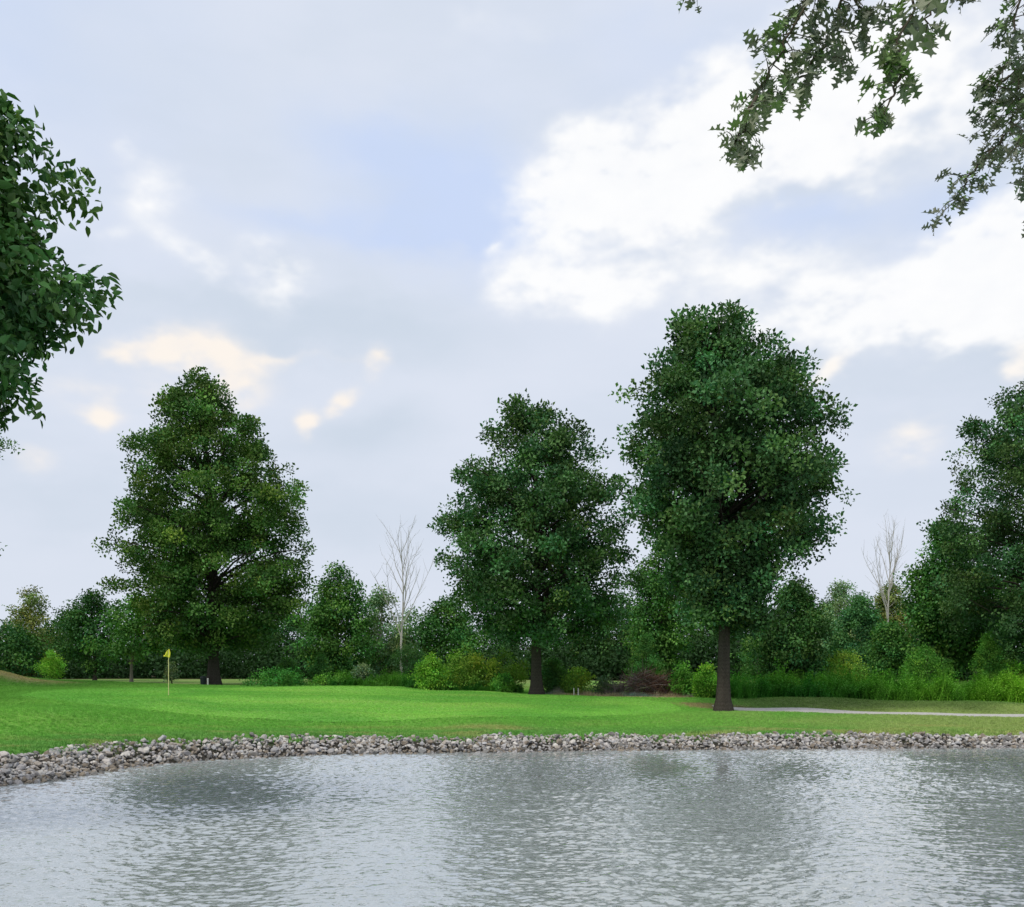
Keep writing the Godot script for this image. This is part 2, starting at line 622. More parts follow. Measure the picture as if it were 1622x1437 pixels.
# how = {puffs, puff, per, leaf (clump mesh), scale, color, bark, trunk (radius), shell, vary, limbs}
func grow(o: Node3D, profile: Array, how: Dictionary) -> Array:
	var r := RandomNumberGenerator.new()
	r.seed = hash(o.name) + 7
	var low: float = profile[0].x
	var top: float = profile[profile.size() - 1].x
	var widest := 0.0
	for p in profile:
		widest = maxf(widest, (p.y + p.z) / 2)
	var trunk_r: float = how.trunk
	var lean := Vector3(how.get("lean", 0.0), 0, 0)
	var axis := func(h: float) -> Vector3: return Vector3(reach(profile, h).x * smooth(low, top, h) * 0.6, h, 0) + lean * smooth(0, top, h) + Vector3(sin(h * 0.6 + top), 0, cos(h * 0.45)) * 0.012 * h
	if trunk_r > 0.0:
		var pts := []
		var radii := []
		var stop: float = top * 0.9
		for i in 15:
			var h: float = stop * pow(i / 14.0, 1.25)
			pts.append(axis.call(h) - Vector3(0, 0.25 if i == 0 else 0.0, 0))
			radii.append(trunk_r * ((1.0 - h / stop) * 0.9 + 0.08) * (1.0 + 0.8 * exp(-h / (trunk_r * 1.1))))
		part("trunk", bark_tube(pts, radii), how.bark, o)
	var places := []
	var colors := PackedColorArray()
	var limbs := PackedVector3Array()
	var puff: float = how.puff
	# boughs: each carries its own layer of foliage, with air between it and the next
	var boughs := []
	for i in int(how.get("boughs", 0)):
		var h := lerpf(low + 0.03 * (top - low), top - 0.6 * puff, pow((i + r.randf()) / how.boughs, 1.12))
		var wide: Vector2 = reach(profile, h)
		var phi := i * 2.39996 + r.randfn() * 0.3
		var len := wide.y * r.randf_range(0.82, 1.02) * (1.0 - 0.3 * smooth(0.7, 1.0, (h - low) / (top - low)))
		var tip := Vector3(wide.x + cos(phi) * len, h, sin(phi) * len * 0.92)
		var f := (h - low) / (top - low)
		var from: Vector3 = axis.call(clampf(h - len * lerpf(0.12, 0.75, f), low * 0.8, top * 0.9))
		var mid := from.lerp(tip, 0.5) + Vector3(0, len * lerpf(0.13, 0.02, f), 0)
		boughs.append([from, mid, tip, len])
		var lr := clampf(0.03 + len * 0.013, 0.03, 0.11)
		tube(limbs, [from, from.lerp(mid, 0.5) + Vector3(0, len * 0.03, 0), mid, mid.lerp(tip, 0.5) + Vector3(0, len * 0.02, 0), tip], [lr, lr * 0.8, lr * 0.55, lr * 0.35, 0.012], 5)
	var tries := 0
	var made := 0
	while made < how.puffs and tries < how.puffs * 12:
		tries += 1
		var h := r.randf_range(low, top)
		var phi := r.randf() * TAU
		var wide: Vector2 = reach(profile, h)
		var big: float = wide.y
		if r.randf() > pow((big + puff * 0.4) / (widest + puff * 0.4), how.get("weight", 1.3)):
			continue
		if grain.get_noise_3d(cos(phi) * big * 14.0 + top * 90.0, h * 20.0, sin(phi) * big * 14.0) < how.get("gap", -1.0):
			continue
		made += 1
		var keep: float = how.keep.call(Vector3(wide.x + cos(phi) * big, h, sin(phi) * big)) if how.has("keep") else 1.0
		if r.randf() > keep:
			continue
		var size := puff * r.randf_range(0.5, 1.35) * (0.75 if h > top - 1.6 * puff else 1.0)
		var rho := sqrt(r.randf_range(how.shell, 1.0)) if r.randf() < 0.78 else r.randf_range(0.15, 0.8)
		if r.randf() < 0.17 and h < top - 2.5 * puff:   # a spray that stands out of the outline
			size *= 0.55
			rho = 1.0 + r.randf_range(0.5, 1.5) * size / maxf(big, 0.8)
		var rad: float = maxf(0.0, big - size * how.get("inset", 0.8)) * rho * (1.0 + how.get("wave", 0.07) * sin(phi * 5.0 + h * 2.1))
		var c: Vector3 = Vector3(wide.x + cos(phi) * rad, minf(h, top - size * 0.55), sin(phi) * rad * how.get("deep", 0.92))
		var on_bough := boughs.size() > 0 and r.randf() < 0.74
		if on_bough:
			var b: Array = boughs[r.randi() % boughs.size()]
			if r.randf() > pow(b[3] / widest, 0.8) + 0.12:
				b = boughs[r.randi() % boughs.size()]
			var t := 1.0 - 0.62 * pow(r.randf(), 1.25)
			size = puff * r.randf_range(0.5, 1.15) * lerpf(1.15, 0.75, (t - 0.38) / 0.62)
			c = b[0].lerp(b[1], t).lerp(b[1].lerp(b[2], t), t)
			var loose: float = b[3] * 0.17 * (1.25 - t)+ 0.12
			c += Vector3(r.randfn() * loose, absf(r.randfn()) * 0.22 - 0.05, r.randfn() * loose)
			h = c.y
		if not on_bough and trunk_r > 0.0 and made % int(how.get("every", 2)) == 0:
			var rise := clampf(rad * how.get("steep", 0.5), 0.2, h * 0.6)
			var from: Vector3 = axis.call(clampf(h - rise, low * 0.75, top * 0.88))
			var mid := from.lerp(c, 0.55) + Vector3(0, 0.10 * rad * (1.0 if h > low + 0.25 * (top - low) else -0.1), 0)
			var lr: float = clampf(trunk_r * 0.055 + rad * 0.010, 0.02, 0.12)
			tube(limbs, [from, from.lerp(mid, 0.5) + Vector3(0, 0.04 * rad, 0), mid, c], [lr, lr * 0.75, lr * 0.5, lr * 0.16], 5)
		var tint: float = exp(r.randfn() * how.vary)
		var yellow := clampf(r.randfn() * 0.25, -0.2, 0.6)
		var n := int(how.per * pow(size / puff, 2.0)) + 1
		for i in n:
			var d := Vector3(r.randfn(), r.randfn(), r.randfn()).normalized() * pow(r.randf(), 0.5)
			var p := c + Vector3(d.x, d.y * 0.7, d.z) * size * 0.86
			var up := (Vector3.UP * 0.9 + d * 0.9 + Vector3(r.randfn(), r.randfn(), r.randfn()) * 0.4).normalized()
			var side := up.cross(Vector3(r.randfn(), r.randfn(), r.randfn())).normalized()
			var b := Basis(side, up, side.cross(up)).rotated(up, r.randf() * TAU).scaled(Vector3.ONE * how.scale * r.randf_range(0.75, 1.25))
			places.append(Transform3D(b, p))
			var col: Color = how.color
			var k := tint * r.randf_range(0.88, 1.13)
			var y := yellow + r.randfn() * 0.12
			colors.append(Color(col.r * k * (1.0 + 0.8 * y), col.g * k * (1.0 + 0.15 * y), col.b * k * (1.0 - 0.3 * y)))
	if limbs.size():
		part("limbs", mesh_of(limbs, PackedInt32Array(), PackedColorArray(), true), how.bark, o)
	part("crown", crown_mesh(how.leaf, places, colors), how.mat, o)
	return places


func bare_tree(o: Node3D, height: float, spread: float, fork: float, bark: Material, seed_: int) -> void:
	var r := RandomNumberGenerator.new()
	r.seed = seed_
	var trunk := []
	var tr := []
	for i in 9:
		var h := height * i / 8.0
		trunk.append(Vector3(0.08 * (sin(h * 0.7 + seed_) - sin(seed_)), h - (0.2 if i == 0 else 0.0), 0.12 * cos(h * 0.5)))
		tr.append(lerpf(0.115, 0.012, pow(i / 8.0, 0.75)) * height / 11.0)
	part("trunk", bark_tube(trunk, tr, 8), bark, o)
	for k in 15:
		var v := PackedVector3Array()
		var t := fork + (0.86 - fork) * k / 14.0
		var from: Vector3 = trunk[int(t * 8)].lerp(trunk[mini(int(t * 8) + 1, 8)], t * 8 - int(t * 8))
		var phi := r.randf() * TAU
		var len := spread * (1.15 - t * 0.75) * r.randf_range(0.7, 1.15)
		var d := Vector3(cos(phi) * 0.55, 1.35, sin(phi) * 0.55).normalized()
		var pts := [from]
		var p := from
		var steps := 6
		for i in steps:
			d = (d + Vector3(r.randfn() * 0.12, 0.09, r.randfn() * 0.12)).normalized()
			p += d * len * 1.7 / steps
			pts.append(p)
		var lr := lerpf(0.052, 0.024, t) * height / 11.0
		tube(v, pts, [lr, lr * 0.85, lr * 0.7, lr * 0.55, lr * 0.42, lr * 0.3, lr * 0.16], 5)
		for j in 9:
			var q := 1 + j % 5
			var s: Vector3 = pts[q].lerp(pts[q + 1], r.randf())
			var sd := (d + Vector3(r.randfn(), r.randfn() * 0.5 + 0.5, r.randfn()) * 0.7).normalized()
			var sl := len * r.randf_range(0.25, 0.5)
			tube(v, [s, s + sd * sl * 0.5, s + sd * sl + Vector3(0, sl * 0.15, 0)], [lr * 0.3, lr * 0.22, lr * 0.1], 3)
		part("bare_branch", mesh_of(v, PackedInt32Array(), PackedColorArray(), true), bark, o)


func shape_of(kind: String, low: float, top: float, l: float, r: float) -> Array:
	var f: Array = {
		"round": [[0.0, 0.35], [0.12, 0.75], [0.3, 0.98], [0.5, 1.0], [0.7, 0.86], [0.86, 0.6], [1.0, 0.2]],
		"oval": [[0.0, 0.5], [0.15, 0.85], [0.35, 1.0], [0.55, 0.92], [0.75, 0.68], [0.9, 0.4], [1.0, 0.12]],
		"cone": [[0.0, 0.75], [0.1, 1.0], [0.35, 0.82], [0.65, 0.5], [0.88, 0.22], [1.0, 0.05]],
		"cone2": [[0.0, 0.55], [0.12, 0.85], [0.3, 1.0], [0.55, 0.9], [0.75, 0.7], [0.9, 0.45], [1.0, 0.15]],
		"dome": [[0.0, 0.95], [0.2, 1.0], [0.5, 0.85], [0.8, 0.55], [1.0, 0.2]]}[kind]
	var out := []
	for p in f:
		out.append(Vector3(lerpf(low, top, p[0]), l * p[1], r * p[1]))
	return out


# ---------------------------------------------------------------- sky
func lay(list: Array, w: int, h: int, u0: int, v0: int, du: float, dv: float, wx: PackedFloat32Array, wy: PackedFloat32Array) -> Array:
	var sum := PackedFloat32Array()
	var warm := PackedFloat32Array()
	sum.resize(w * h)
	warm.resize(w * h)
	for b in list:
		var r: float = maxf(b[2], b[3]) * 2.6 + 4.0
		var stir: float = clampf(b[2] * 0.07, 0.16, 0.6)
		var ca := cos(deg_to_rad(b[5]))
		var sa := sin(deg_to_rad(b[5]))
		var i0 := clampi(int((b[0] - r + 180.0) / du) - u0, 0, w)
		var i1 := clampi(int((b[0] + r + 180.0) / du) - u0, 0, w)
		var j0 := clampi(int((90.0 - b[1] - r) / dv) - v0, 0, h)
		var j1 := clampi(int((90.0 - b[1] + r) / dv) - v0, 0, h)
		for j in range(j0, j1):
			var y: float = 90.0 - (v0 + j + 0.5) * dv - b[1]
			for i in range(i0, i1):
				var k := j * w + i
				var x: float = (u0 + i + 0.5) * du - 180.0 - b[0] + wx[k] * stir
				var yy := y + wy[k] * stir
				var qx: float = (x * ca + yy * sa) / b[2]
				var qy: float = (yy * ca - x * sa) / b[3]
				var q := qx * qx + qy * qy * (1.0 if qy > 0 else 0.75)
				if q < 6.0:
					var g: float = b[4] * exp(-q * 0.9)
					sum[k] += g
					warm[k] += g * b[6]
	return [sum, warm]


func sky_pixels(img_w: int, img_h: int, u0: int, v0: int, w: int, h: int, clouds: Array, blues: Array, greys: Array, noise: FastNoiseLite) -> PackedFloat32Array:
	var white: PackedFloat32Array
	var warm: PackedFloat32Array
	var blue: PackedFloat32Array
	var dull: PackedFloat32Array
	var wx := PackedFloat32Array()
	var wy := PackedFloat32Array()
	var bill := PackedFloat32Array()
	var tuft := PackedFloat32Array()
	tuft.resize(w * h)
	wx.resize(w * h)
	wy.resize(w * h)
	bill.resize(w * h)
	var du := 360.0 / img_w
	var dv := 180.0 / img_h
	var dirs := PackedVector3Array()
	dirs.resize(w * h)
	for j in h:
		var el := deg_to_rad(90.0 - (v0 + j + 0.5) * dv)
		var ce := cos(el)
		var se := sin(el)
		for i in w:
			var az := deg_to_rad((u0 + i + 0.5) * du - 180.0)
			var d := Vector3(sin(az) * ce, se * 1.6, -cos(az) * ce)
			var k := j * w + i
			dirs[k] = d
			wx[k] = noise.get_noise_3d(d.x * 7.0 + 11.0, d.y * 7.0, d.z * 7.0) * 6.5
			wy[k] = noise.get_noise_3d(d.x * 9.0, d.y * 9.0 + 31.0, d.z * 9.0) * 4.0
			tuft[k] = noise.get_noise_3d(d.x * 18.0, d.y * 22.0 + 5.0, d.z * 18.0)
			bill[k] = noise.get_noise_3d(d.x * 3.0, d.y * 6.0, d.z * 3.0 + 70.0)
	var laid := lay(clouds, w, h, u0, v0, du, dv, wx, wy)
	white = laid[0]
	warm = laid[1]
	blue = lay(blues, w, h, u0, v0, du, dv, wx, wy)[0]
	dull = lay(greys, w, h, u0, v0, du, dv, wx, wy)[0]
	var px := PackedFloat32Array()
	px.resize(w * h * 4)
	for k in w * h:
		var el: float = dirs[k].y / 1.6
		var c := Color(0.695, 0.755, 0.87)
		c = c.lerp(Color(0.74, 0.79, 0.90), clampf(0.35 + bill[k] * 1.5, 0, 1) * 0.7)
		c = c.lerp(Color(0.575, 0.69, 0.945), clampf(blue[k], 0, 1) * 0.85)
		c = c.lerp(Color(0.605, 0.685, 0.795), clampf(dull[k] + clampf(-bill[k] - 0.05, 0, 1) * 0.6, 0, 1) * 0.8)
		c = c.lerp(Color(0.70, 0.755, 0.855), smooth(0.22, 0.0, el) * 0.7)
		var v: float = white[k] * (1.0 + 0.95 * tuft[k]) + (wx[k] * 0.07 + wy[k] * 0.05 + bill[k] * 0.3) * clampf(white[k] * 2.0, 0, 1)
		var a := smooth(0.08, 1.3, v)
		a = a * (0.96 + 0.16 * tuft[k]) if a > 0.5 else a
		var tone := clampf(warm[k] / maxf(white[k], 0.01), 0, 1)
		c = c.lerp(Color(0.985, 0.99, 1.0).lerp(Color(0.98, 0.91, 0.84), tone), clampf(a, 0, 1))
		px[k * 4] = c.r
		px[k * 4 + 1] = c.g
		px[k * 4 + 2] = c.b
		px[k * 4 + 3] = 1.0
	return px


func make_sky() -> Sky:
	var clouds := [
		[19.1, 30.0, 7.79, 2.56, 1.1, 12, 0],
		[11.3, 28.3, 8.48, 2.77, 1.12, 15, 0],
		[5.7, 26.6, 4.37, 1.95, 0.95, 10, 0],
		[24.4, 28.5, 4.85, 1.95, 0.75, 0, 0],
		[9.4, 30.5, 7.01, 1.60, 0.45, 15, 0],
		[3.4, 27.3, 2.40, 2.13, 0.5, 0, 0],
		[17.7, 20.4, 5.31, 1.49, 1.0, 8, 0],
		[26.8, 20.8, 4.94, 2.13, 1.3, 25, 0],
		[24.0, 19.3, 6.40, 1.42, 0.9, 5, 0],
		[16.3, 22.6, 3.85, 0.92, 0.5, 10, 0],
		[28.9, 20.0, 4.54, 2.49, 1.2, 0, 0],
		[4.2, 21.9, 3.25, 1.21, 1.0, 0, 0],
		[0.7, 22.6, 2.31, 1.07, 0.75, 0, 0],
		[7.6, 22.4, 2.69, 0.92, 0.6, 0, 0],
		[12.0, 22.7, 3.08, 1.14, 0.45, 0, 0],
		[-1.0, 24.2, 0.47, 0.25, 0.7, 20, 0],
		[-14.1, 22.3, 2.00, 1.49, 0.95, -20, 0],
		[-18.5, 22.6, 1.92, 0.60, 0.85, -28, 0],
		[-20.5, 25.5, 1.65, 1.07, 0.75, 0, 0],
		[-22.0, 27.1, 0.72, 0.36, 0.45, 30, 0],
		[-22.7, 23.2, 0.93, 0.32, 0.35, 20, 0],
		[-0.4, 34.3, 3.87, 1.42, 0.3, 0, 0],
		[-17.3, 16.8, 2.45, 1.71, 1.2, 0, 1],
		[-19.8, 18.0, 1.64, 0.67, 1.15, 12, 1],
		[-22.5, 17.4, 1.49, 0.46, 0.9, 0, 1],
		[-10.5, 15.7, 1.25, 0.43, 1.15, 35, 1],
		[-12.6, 14.5, 0.73, 0.78, 1.15, 0, 1],
		[-23.3, 13.9, 0.80, 0.53, 0.95, 0, 1],
		[-8.0, 18.0, 0.67, 0.78, 0.7, 0, 1],
		[22.7, 12.6, 1.67, 1.35, 0.75, 40, 0.7],
		[28.1, 15.9, 1.11, 0.99, 1.1, 0, 0.7],
		[18.5, 17.0, 0.89, 0.46, 0.9, 30, 0.7],
		[-26.6, 11.5, 1.23, 0.71, 0.5, 0, 1],
		[-23.8, 15.2, 3.31, 1.07, 0.4, 0, 1],
		[-13.9, 18.1, 4.48, 0.36, 0.4, 0, 1]]
	var blues := [
		[-4.2, 27.0, 5.18, 2.84, 1, 0, 0],
		[-9.1, 29.2, 3.66, 1.42, 0.7, 0, 0],
		[-0.4, 25.5, 4.33, 1.60, 0.8, 0, 0],
		[26.1, 23.6, 3.10, 1.60, 1, 0, 0],
		[18.1, 24.5, 4.30, 1.07, 0.8, 0, 0],
		[-13.9, 25.0, 3.92, 0.71, 0.4, 0, 0],
		[10.2, 33.4, 8.51, 2.13, 0.35, 0, 0],
		[-8.0, 24.6, 5.47, 1.07, 0.5, 0, 0]]
	var greys := [
		[-9.5, 13.9, 3.66, 1.14, 1, 0, 0],
		[-6.5, 15.0, 2.21, 1.07, 0.6, 0, 0],
		[-18.8, 19.9, 9.07, 1.60, 0.7, 0, 0],
		[-11.0, 19.6, 6.03, 1.78, 0.6, 0, 0],
		[-23.8, 9.2, 10.80, 1.78, 0.6, 0, 0],
		[-9.5, 9.9, 7.21, 2.13, 0.5, 0, 0],
		[14.5, 25.4, 8.65, 0.78, 0.5, 10, 0],
		[21.4, 17.4, 8.93, 1.42, 0.4, 0, 0],
		[-22.2, 30.5, 9.90, 2.49, 0.35, 0, 0],
		[-3.5, 19.3, 4.52, 1.42, 0.4, 0, 0]]
	# the rest of the sky carries the same kinds of cloud
	var r := RandomNumberGenerator.new()
	r.seed = 77
	for i in 110:
		var az := r.randf_range(-180, 180)
		var el := r.randf_range(3, 85)
		if absf(az) < 40.0 and el < 50.0:
			continue
		var size := r.randf_range(2, 9)
		clouds.append([az, el, size * 1.7 / maxf(cos(deg_to_rad(el)), 0.2), size * 0.8, r.randf_range(0.4, 1.1), r.randf_range(-15, 15), 1.0 if el < 18 else 0.0])
		if i % 3 == 0:
			blues.append([az + 12.0, el + 6.0, size * 1.6, size, 0.8, 0, 0])
		if i % 3 == 1:
			greys.append([az - 10.0, el - 5.0, size * 2.0, size, 0.7, 0, 0])
	var noise := FastNoiseLite.new()
	noise.noise_type = FastNoiseLite.TYPE_SIMPLEX_SMOOTH
	noise.frequency = 1.0
	noise.fractal_octaves = 5
	noise.fractal_gain = 0.55
	noise.seed = 3
	var whole := sky_pixels(1024, 512, 0, 0, 1024, 262, clouds, blues, greys, noise)
	var below := Color(0.20, 0.24, 0.16)
	for k in 1024 * 250:
		whole.append_array([below.r, below.g, below.b, 1.0])
	var img := Image.create_from_data(1024, 512, false, Image.FORMAT_RGBAF, whole.to_byte_array())
	img.resize(4096, 2048, Image.INTERPOLATE_BILINEAR)
	var u0 := 2048 - 400
	var v0 := 520
	var near := sky_pixels(4096, 2048, u0, v0, 800, 512, clouds, blues, greys, noise)
	img.blit_rect(Image.create_from_data(800, 512, false, Image.FORMAT_RGBAF, near.to_byte_array()), Rect2i(0, 0, 800, 512), Vector2i(u0, v0))
	var pano := PanoramaSkyMaterial.new()
	var turned := Image.create_empty(4096, 2048, false, Image.FORMAT_RGBAF)   # a panorama's left edge looks along -z
	turned.blit_rect(img, Rect2i(2048, 0, 2048, 2048), Vector2i(0, 0))
	turned.blit_rect(img, Rect2i(0, 0, 2048, 2048), Vector2i(2048, 0))
	pano.panorama = ImageTexture.create_from_image(turned)
	var s := Sky.new()
	s.sky_material = pano
	return s


# ---------------------------------------------------------------- the scene
func _ready() -> void:
	rng.seed = 21
	grain.noise_type = FastNoiseLite.TYPE_SIMPLEX_SMOOTH
	grain.frequency = 0.02
	grain.fractal_octaves = 4
	grain.seed = 4
	fine.noise_type = FastNoiseLite.TYPE_SIMPLEX_SMOOTH
	fine.frequency = 0.05
	fine.fractal_octaves = 3
	fine.seed = 9

	# camera, sky, sun, exposure
	var cam := Camera3D.new()
	cam.name = "camera"
	add_child(cam)
	cam.position = Vector3(0, 2.5, 0)
	# a level lens, shifted upwards: trunks stand upright in the photograph
	cam.projection = Camera3D.PROJECTION_FRUSTUM
	cam.set_frustum(0.0479, Vector2(0, 0.01155), 0.05, 2000.0)
	var env := Environment.new()
	env.background_mode = Environment.BG_SKY
	env.sky = make_sky()
	env.tonemap_mode = Environment.TONE_MAPPER_LINEAR
	env.tonemap_exposure = 1.25
	env.background_energy_multiplier = 0.8
	env.sdfgi_enabled = true
	env.ssao_enabled = true
	env.ssil_enabled = true
	var we := WorldEnvironment.new()
	we.name = "world_environment"
	we.environment = env
	add_child(we)
	var sun := DirectionalLight3D.new()
	sun.name = "sun"
	sun.light_energy = 0.5
	sun.light_color = Color(1.0, 0.96, 0.88)
	sun.light_angular_distance = 12.0
	sun.shadow_enabled = true
	add_child(sun)
	sun.rotation_degrees = Vector3(-52, -35, 0)

	# ground, water, green, path
	make_ground()
	make_water()
	var gm := mat("mown green", 0.9, 0.2)
	gm.vertex_color_use_as_albedo = true
	gm.albedo_texture = noise_map(0.045, [grey(0.72), grey(1.0)], 512)
	gm.uv1_triplanar = true
	gm.uv1_world_triplanar = true
	gm.uv1_scale = Vector3.ONE * 0.43
	gm.heightmap_enabled = true
	gm.heightmap_texture = noise_map(0.12, [], 512)
	gm.heightmap_scale = 2.0
	sheet("putting_green", func(x, z): return on_green(x, z) < 1.0, 0.02, Rect2(-24, -55, 34, 21), 0.25, green_color, gm)
	var pm := mat("pale concrete path", 0.9, 0.2)
	pm.vertex_color_use_as_albedo = true
	pm.albedo_texture = noise_map(0.05, [grey(0.8), grey(1.0)], 256)
	pm.uv1_triplanar = true
	pm.uv1_world_triplanar = true
	pm.uv1_scale = Vector3.ONE * 0.5
	var pv := PackedVector3Array()
	var pc := PackedColorArray()
	var pi := PackedInt32Array()
	for i in 150:
		var x := 9.6 + i * 0.25
		for k in 6:
			var z := path_centre(x) - 1.35 + clampi(k - 1, 0, 3) * 2.7 / 3.0
			var bed := 0.0
			for d in 9:
				bed += gh(x + (d - 4) * 0.9, path_centre(x + (d - 4) * 0.9)) / 9.0
			pv.append(Vector3(x, maxf(bed, gh(x, z)) + (-0.2 if k == 0 or k == 5 else 0.035), z))
			pc.append(Color(0.58, 0.57, 0.56))
		if i > 0:
			for k in 5:
				var a := i * 6 + k
				pi.append_array([a, a + 1, a - 5, a, a - 5, a - 6])
	var pn := PackedVector3Array()
	pn.resize(pv.size())
	pn.fill(Vector3.UP)
	part("cart_path", mesh_of(pv, pi, pc, true, pn), pm, self).set_meta("kind", "structure")
	make_rocks()

	# materials and leaf clumps shared by the trees
	var bark := mat("bark", 0.95, 0.15)
	bark.albedo_color = Color(0.165, 0.145, 0.125).linear_to_srgb()
	bark.albedo_texture = noise_map(0.05, [grey(0.45), grey(1.0)], 256)
	bark.uv1_triplanar = true
	bark.uv1_scale = Vector3(4.5, 0.55, 4.5)
	bark.heightmap_enabled = true
	bark.heightmap_texture = noise_map(0.06, [], 256)
	bark.heightmap_scale = 5.0
	var pale_bark := mat("weathered bark", 0.9, 0.2)
	pale_bark.albedo_color = Color(0.74, 0.72, 0.69).linear_to_srgb()
	pale_bark.albedo_texture = noise_map(0.07, [grey(0.6), grey(1.0)], 256)
	pale_bark.uv1_triplanar = true
	var grey_bark := mat("grey bark", 0.9, 0.2)
	grey_bark.albedo_color = Color(0.2, 0.18, 0.16).linear_to_srgb()
	var foliage := leaf_material("foliage", 0.6, 0.25, 0.55)
	var soft_foliage := leaf_material("soft foliage", 0.7, 0.2, 0.6)
	var oak_clump := clump(15, 0.34, 0.17, 0.33, 0.2, 1)
	var far_clump := clump(13, 0.5, 0.24, 0.34, 0.2, 2)
	var shrub_clump := clump(13, 0.26, 0.13, 0.3, -0.2, 3)

	# the big oaks
	var oak_color := Color(0.040, 0.098, 0.030)
	var oaks := [
		["left_oak", "tall conical oak left of the middle, behind the yellow flag", Vector2(-19.55, -62.00), [Vector3(2.15, 1.78, 2.36), Vector3(3.18, 4.05, 4.22), Vector3(4.42, 5.50, 5.79), Vector3(6.08, 6.03, 5.95), Vector3(7.73, 6.41, 6.37), Vector3(9.38, 6.41, 6.03), Vector3(10.62, 5.79, 6.03), Vector3(11.86, 6.28, 6.45), Vector3(13.10, 5.87, 5.46), Vector3(14.34, 5.70, 4.96), Vector3(16.00, 5.21, 4.05), Vector3(17.32, 4.22, 3.39), Vector3(18.27, 4.13, 1.65), Vector3(19.10, 3.84, 1.41), Vector3(20.13, 2.19, 0.58), Vector3(20.63, 0.95, -0.12)], 900, 0.76, Color(0.088, 0.180, 0.046), 0.38, 11, -0.45, 1.2, 105],
		["middle_oak", "broad dark oak in the middle, the shortest of the three", Vector2(1.35, -52.00), [Vector3(2.84, 2.25, 2.77), Vector3(3.88, 3.99, 4.51), Vector3(4.92, 4.68, 5.20), Vector3(5.79, 5.13, 5.55), Vector3(6.83, 5.62, 5.72), Vector3(8.04, 5.27, 5.72), Vector3(9.43, 5.62, 5.55), Vector3(10.82, 4.78, 5.20), Vector3(11.86, 4.23, 4.68), Vector3(12.90, 4.85, 3.88), Vector3(13.94, 3.54, 3.29), Vector3(14.63, 2.95, 2.60), Vector3(15.84, 2.15, 1.25), Vector3(16.22, 0.42, 0.90)], 640, 0.68, Color(0.066, 0.150, 0.056), 0.32, 11, -0.2, 1.15, 84],
		["right_oak", "tallest oak with a thick flared trunk beside the path's end", Vector2(9.38, -42.00), [Vector3(3.42, 0.95, 1.29), Vector3(4.40, 1.85, 2.24), Vector3(5.24, 2.41, 2.41), Vector3(6.08, 2.52, 2.80), Vector3(6.92, 2.97, 4.09), Vector3(8.04, 3.75, 4.82), Vector3(9.16, 4.37, 5.01), Vector3(10.00, 4.54, 5.43), Vector3(10.84, 4.09, 5.94), Vector3(11.96, 4.48, 4.31), Vector3(12.85, 4.20, 4.93), Vector3(13.64, 4.42, 4.42), Vector3(14.76, 4.14, 3.98), Vector3(15.65, 3.30, 3.25), Vector3(16.10, 2.80, 1.74), Vector3(16.77, 2.63, 1.51), Vector3(17.39, 1.99, 1.18), Vector3(17.84, 0.45, 0.39)], 760, 0.62, Color(0.070, 0.155, 0.058), 0.31, 11, -0.2, 1.15, 96],
		["edge_oak", "big oak cut off by the right edge of the view", Vector2(33.99, -58.00), [Vector3(2.01, 3.48, 3.87), Vector3(3.17, 5.99, 5.80), Vector3(5.10, 7.35, 6.96), Vector3(7.42, 7.73, 7.35), Vector3(9.36, 7.50, 7.35), Vector3(11.48, 7.81, 7.35), Vector3(13.42, 6.65, 6.19), Vector3(15.16, 6.26, 6.19), Vector3(17.01, 6.88, 5.80), Vector3(17.79, 4.25, 4.25), Vector3(18.56, 4.49, 3.87), Vector3(19.22, 2.63, 2.32), Vector3(20.11, 0.70, 0.85)], 800, 0.78, Color(0.068, 0.152, 0.056), 0.36, 11, -0.32, 1.18, 95],
		["far_left_oak", "oak mostly outside the left edge, two of its sprays just in view", Vector2(-30.11, -47.00), [Vector3(2.51, 4.39, 1.88), Vector3(4.07, 5.64, 2.19), Vector3(6.02, 5.64, 2.51), Vector3(6.71, 5.95, 5.51), Vector3(7.36, 5.64, 3.13), Vector3(9.09, 5.64, 2.19), Vector3(11.53, 4.70, 3.13), Vector3(12.16, 4.70, 5.89), Vector3(12.85, 4.07, 2.82), Vector3(14.10, 2.51, 1.25), Vector3(15.35, 0.31, 0.31)], 300, 0.8, Color(0.06, 0.145, 0.05), 0.3, 9, -0.2, 1.0, 0]]
	for q in oaks:
		var at := Vector3(q[2].x, gh(q[2].x, q[2].y), q[2].y)
		var o := thing("oak_tree", q[1], "tree", at, "")
		grow(o, q[3], {"puffs": q[4], "puff": q[5], "per": q[8], "leaf": oak_clump, "scale": q[10], "color": q[6], "mat": foliage, "bark": bark, "trunk": q[7], "shell": 0.35, "vary": 0.34, "every": 5, "inset": 1.05, "boughs": q[11], "steep": 0.55, "gap": q[9]})

	# trees farther back: name, label, group, x, z, top, left, right, crown base, shape, colour, density
	var hues := {"olive": Color(0.215, 0.269, 0.094), "dark": Color(0.060, 0.148, 0.048), "mid": Color(0.083, 0.208, 0.056), "lime": Color(0.228, 0.484, 0.067), "grey": Color(0.161, 0.228, 0.134), "pale": Color(0.188, 0.296, 0.148),
		"bright": Color(0.101, 0.269, 0.048), "teal": Color(0.074, 0.202, 0.081), "mint": Color(0.269, 0.430, 0.242), "bush": Color(0.081, 0.269, 0.054), "mid2": Color(0.13, 0.34, 0.06), "olive2": Color(0.21, 0.36, 0.06), "silver": Color(0.15, 0.23, 0.14)}
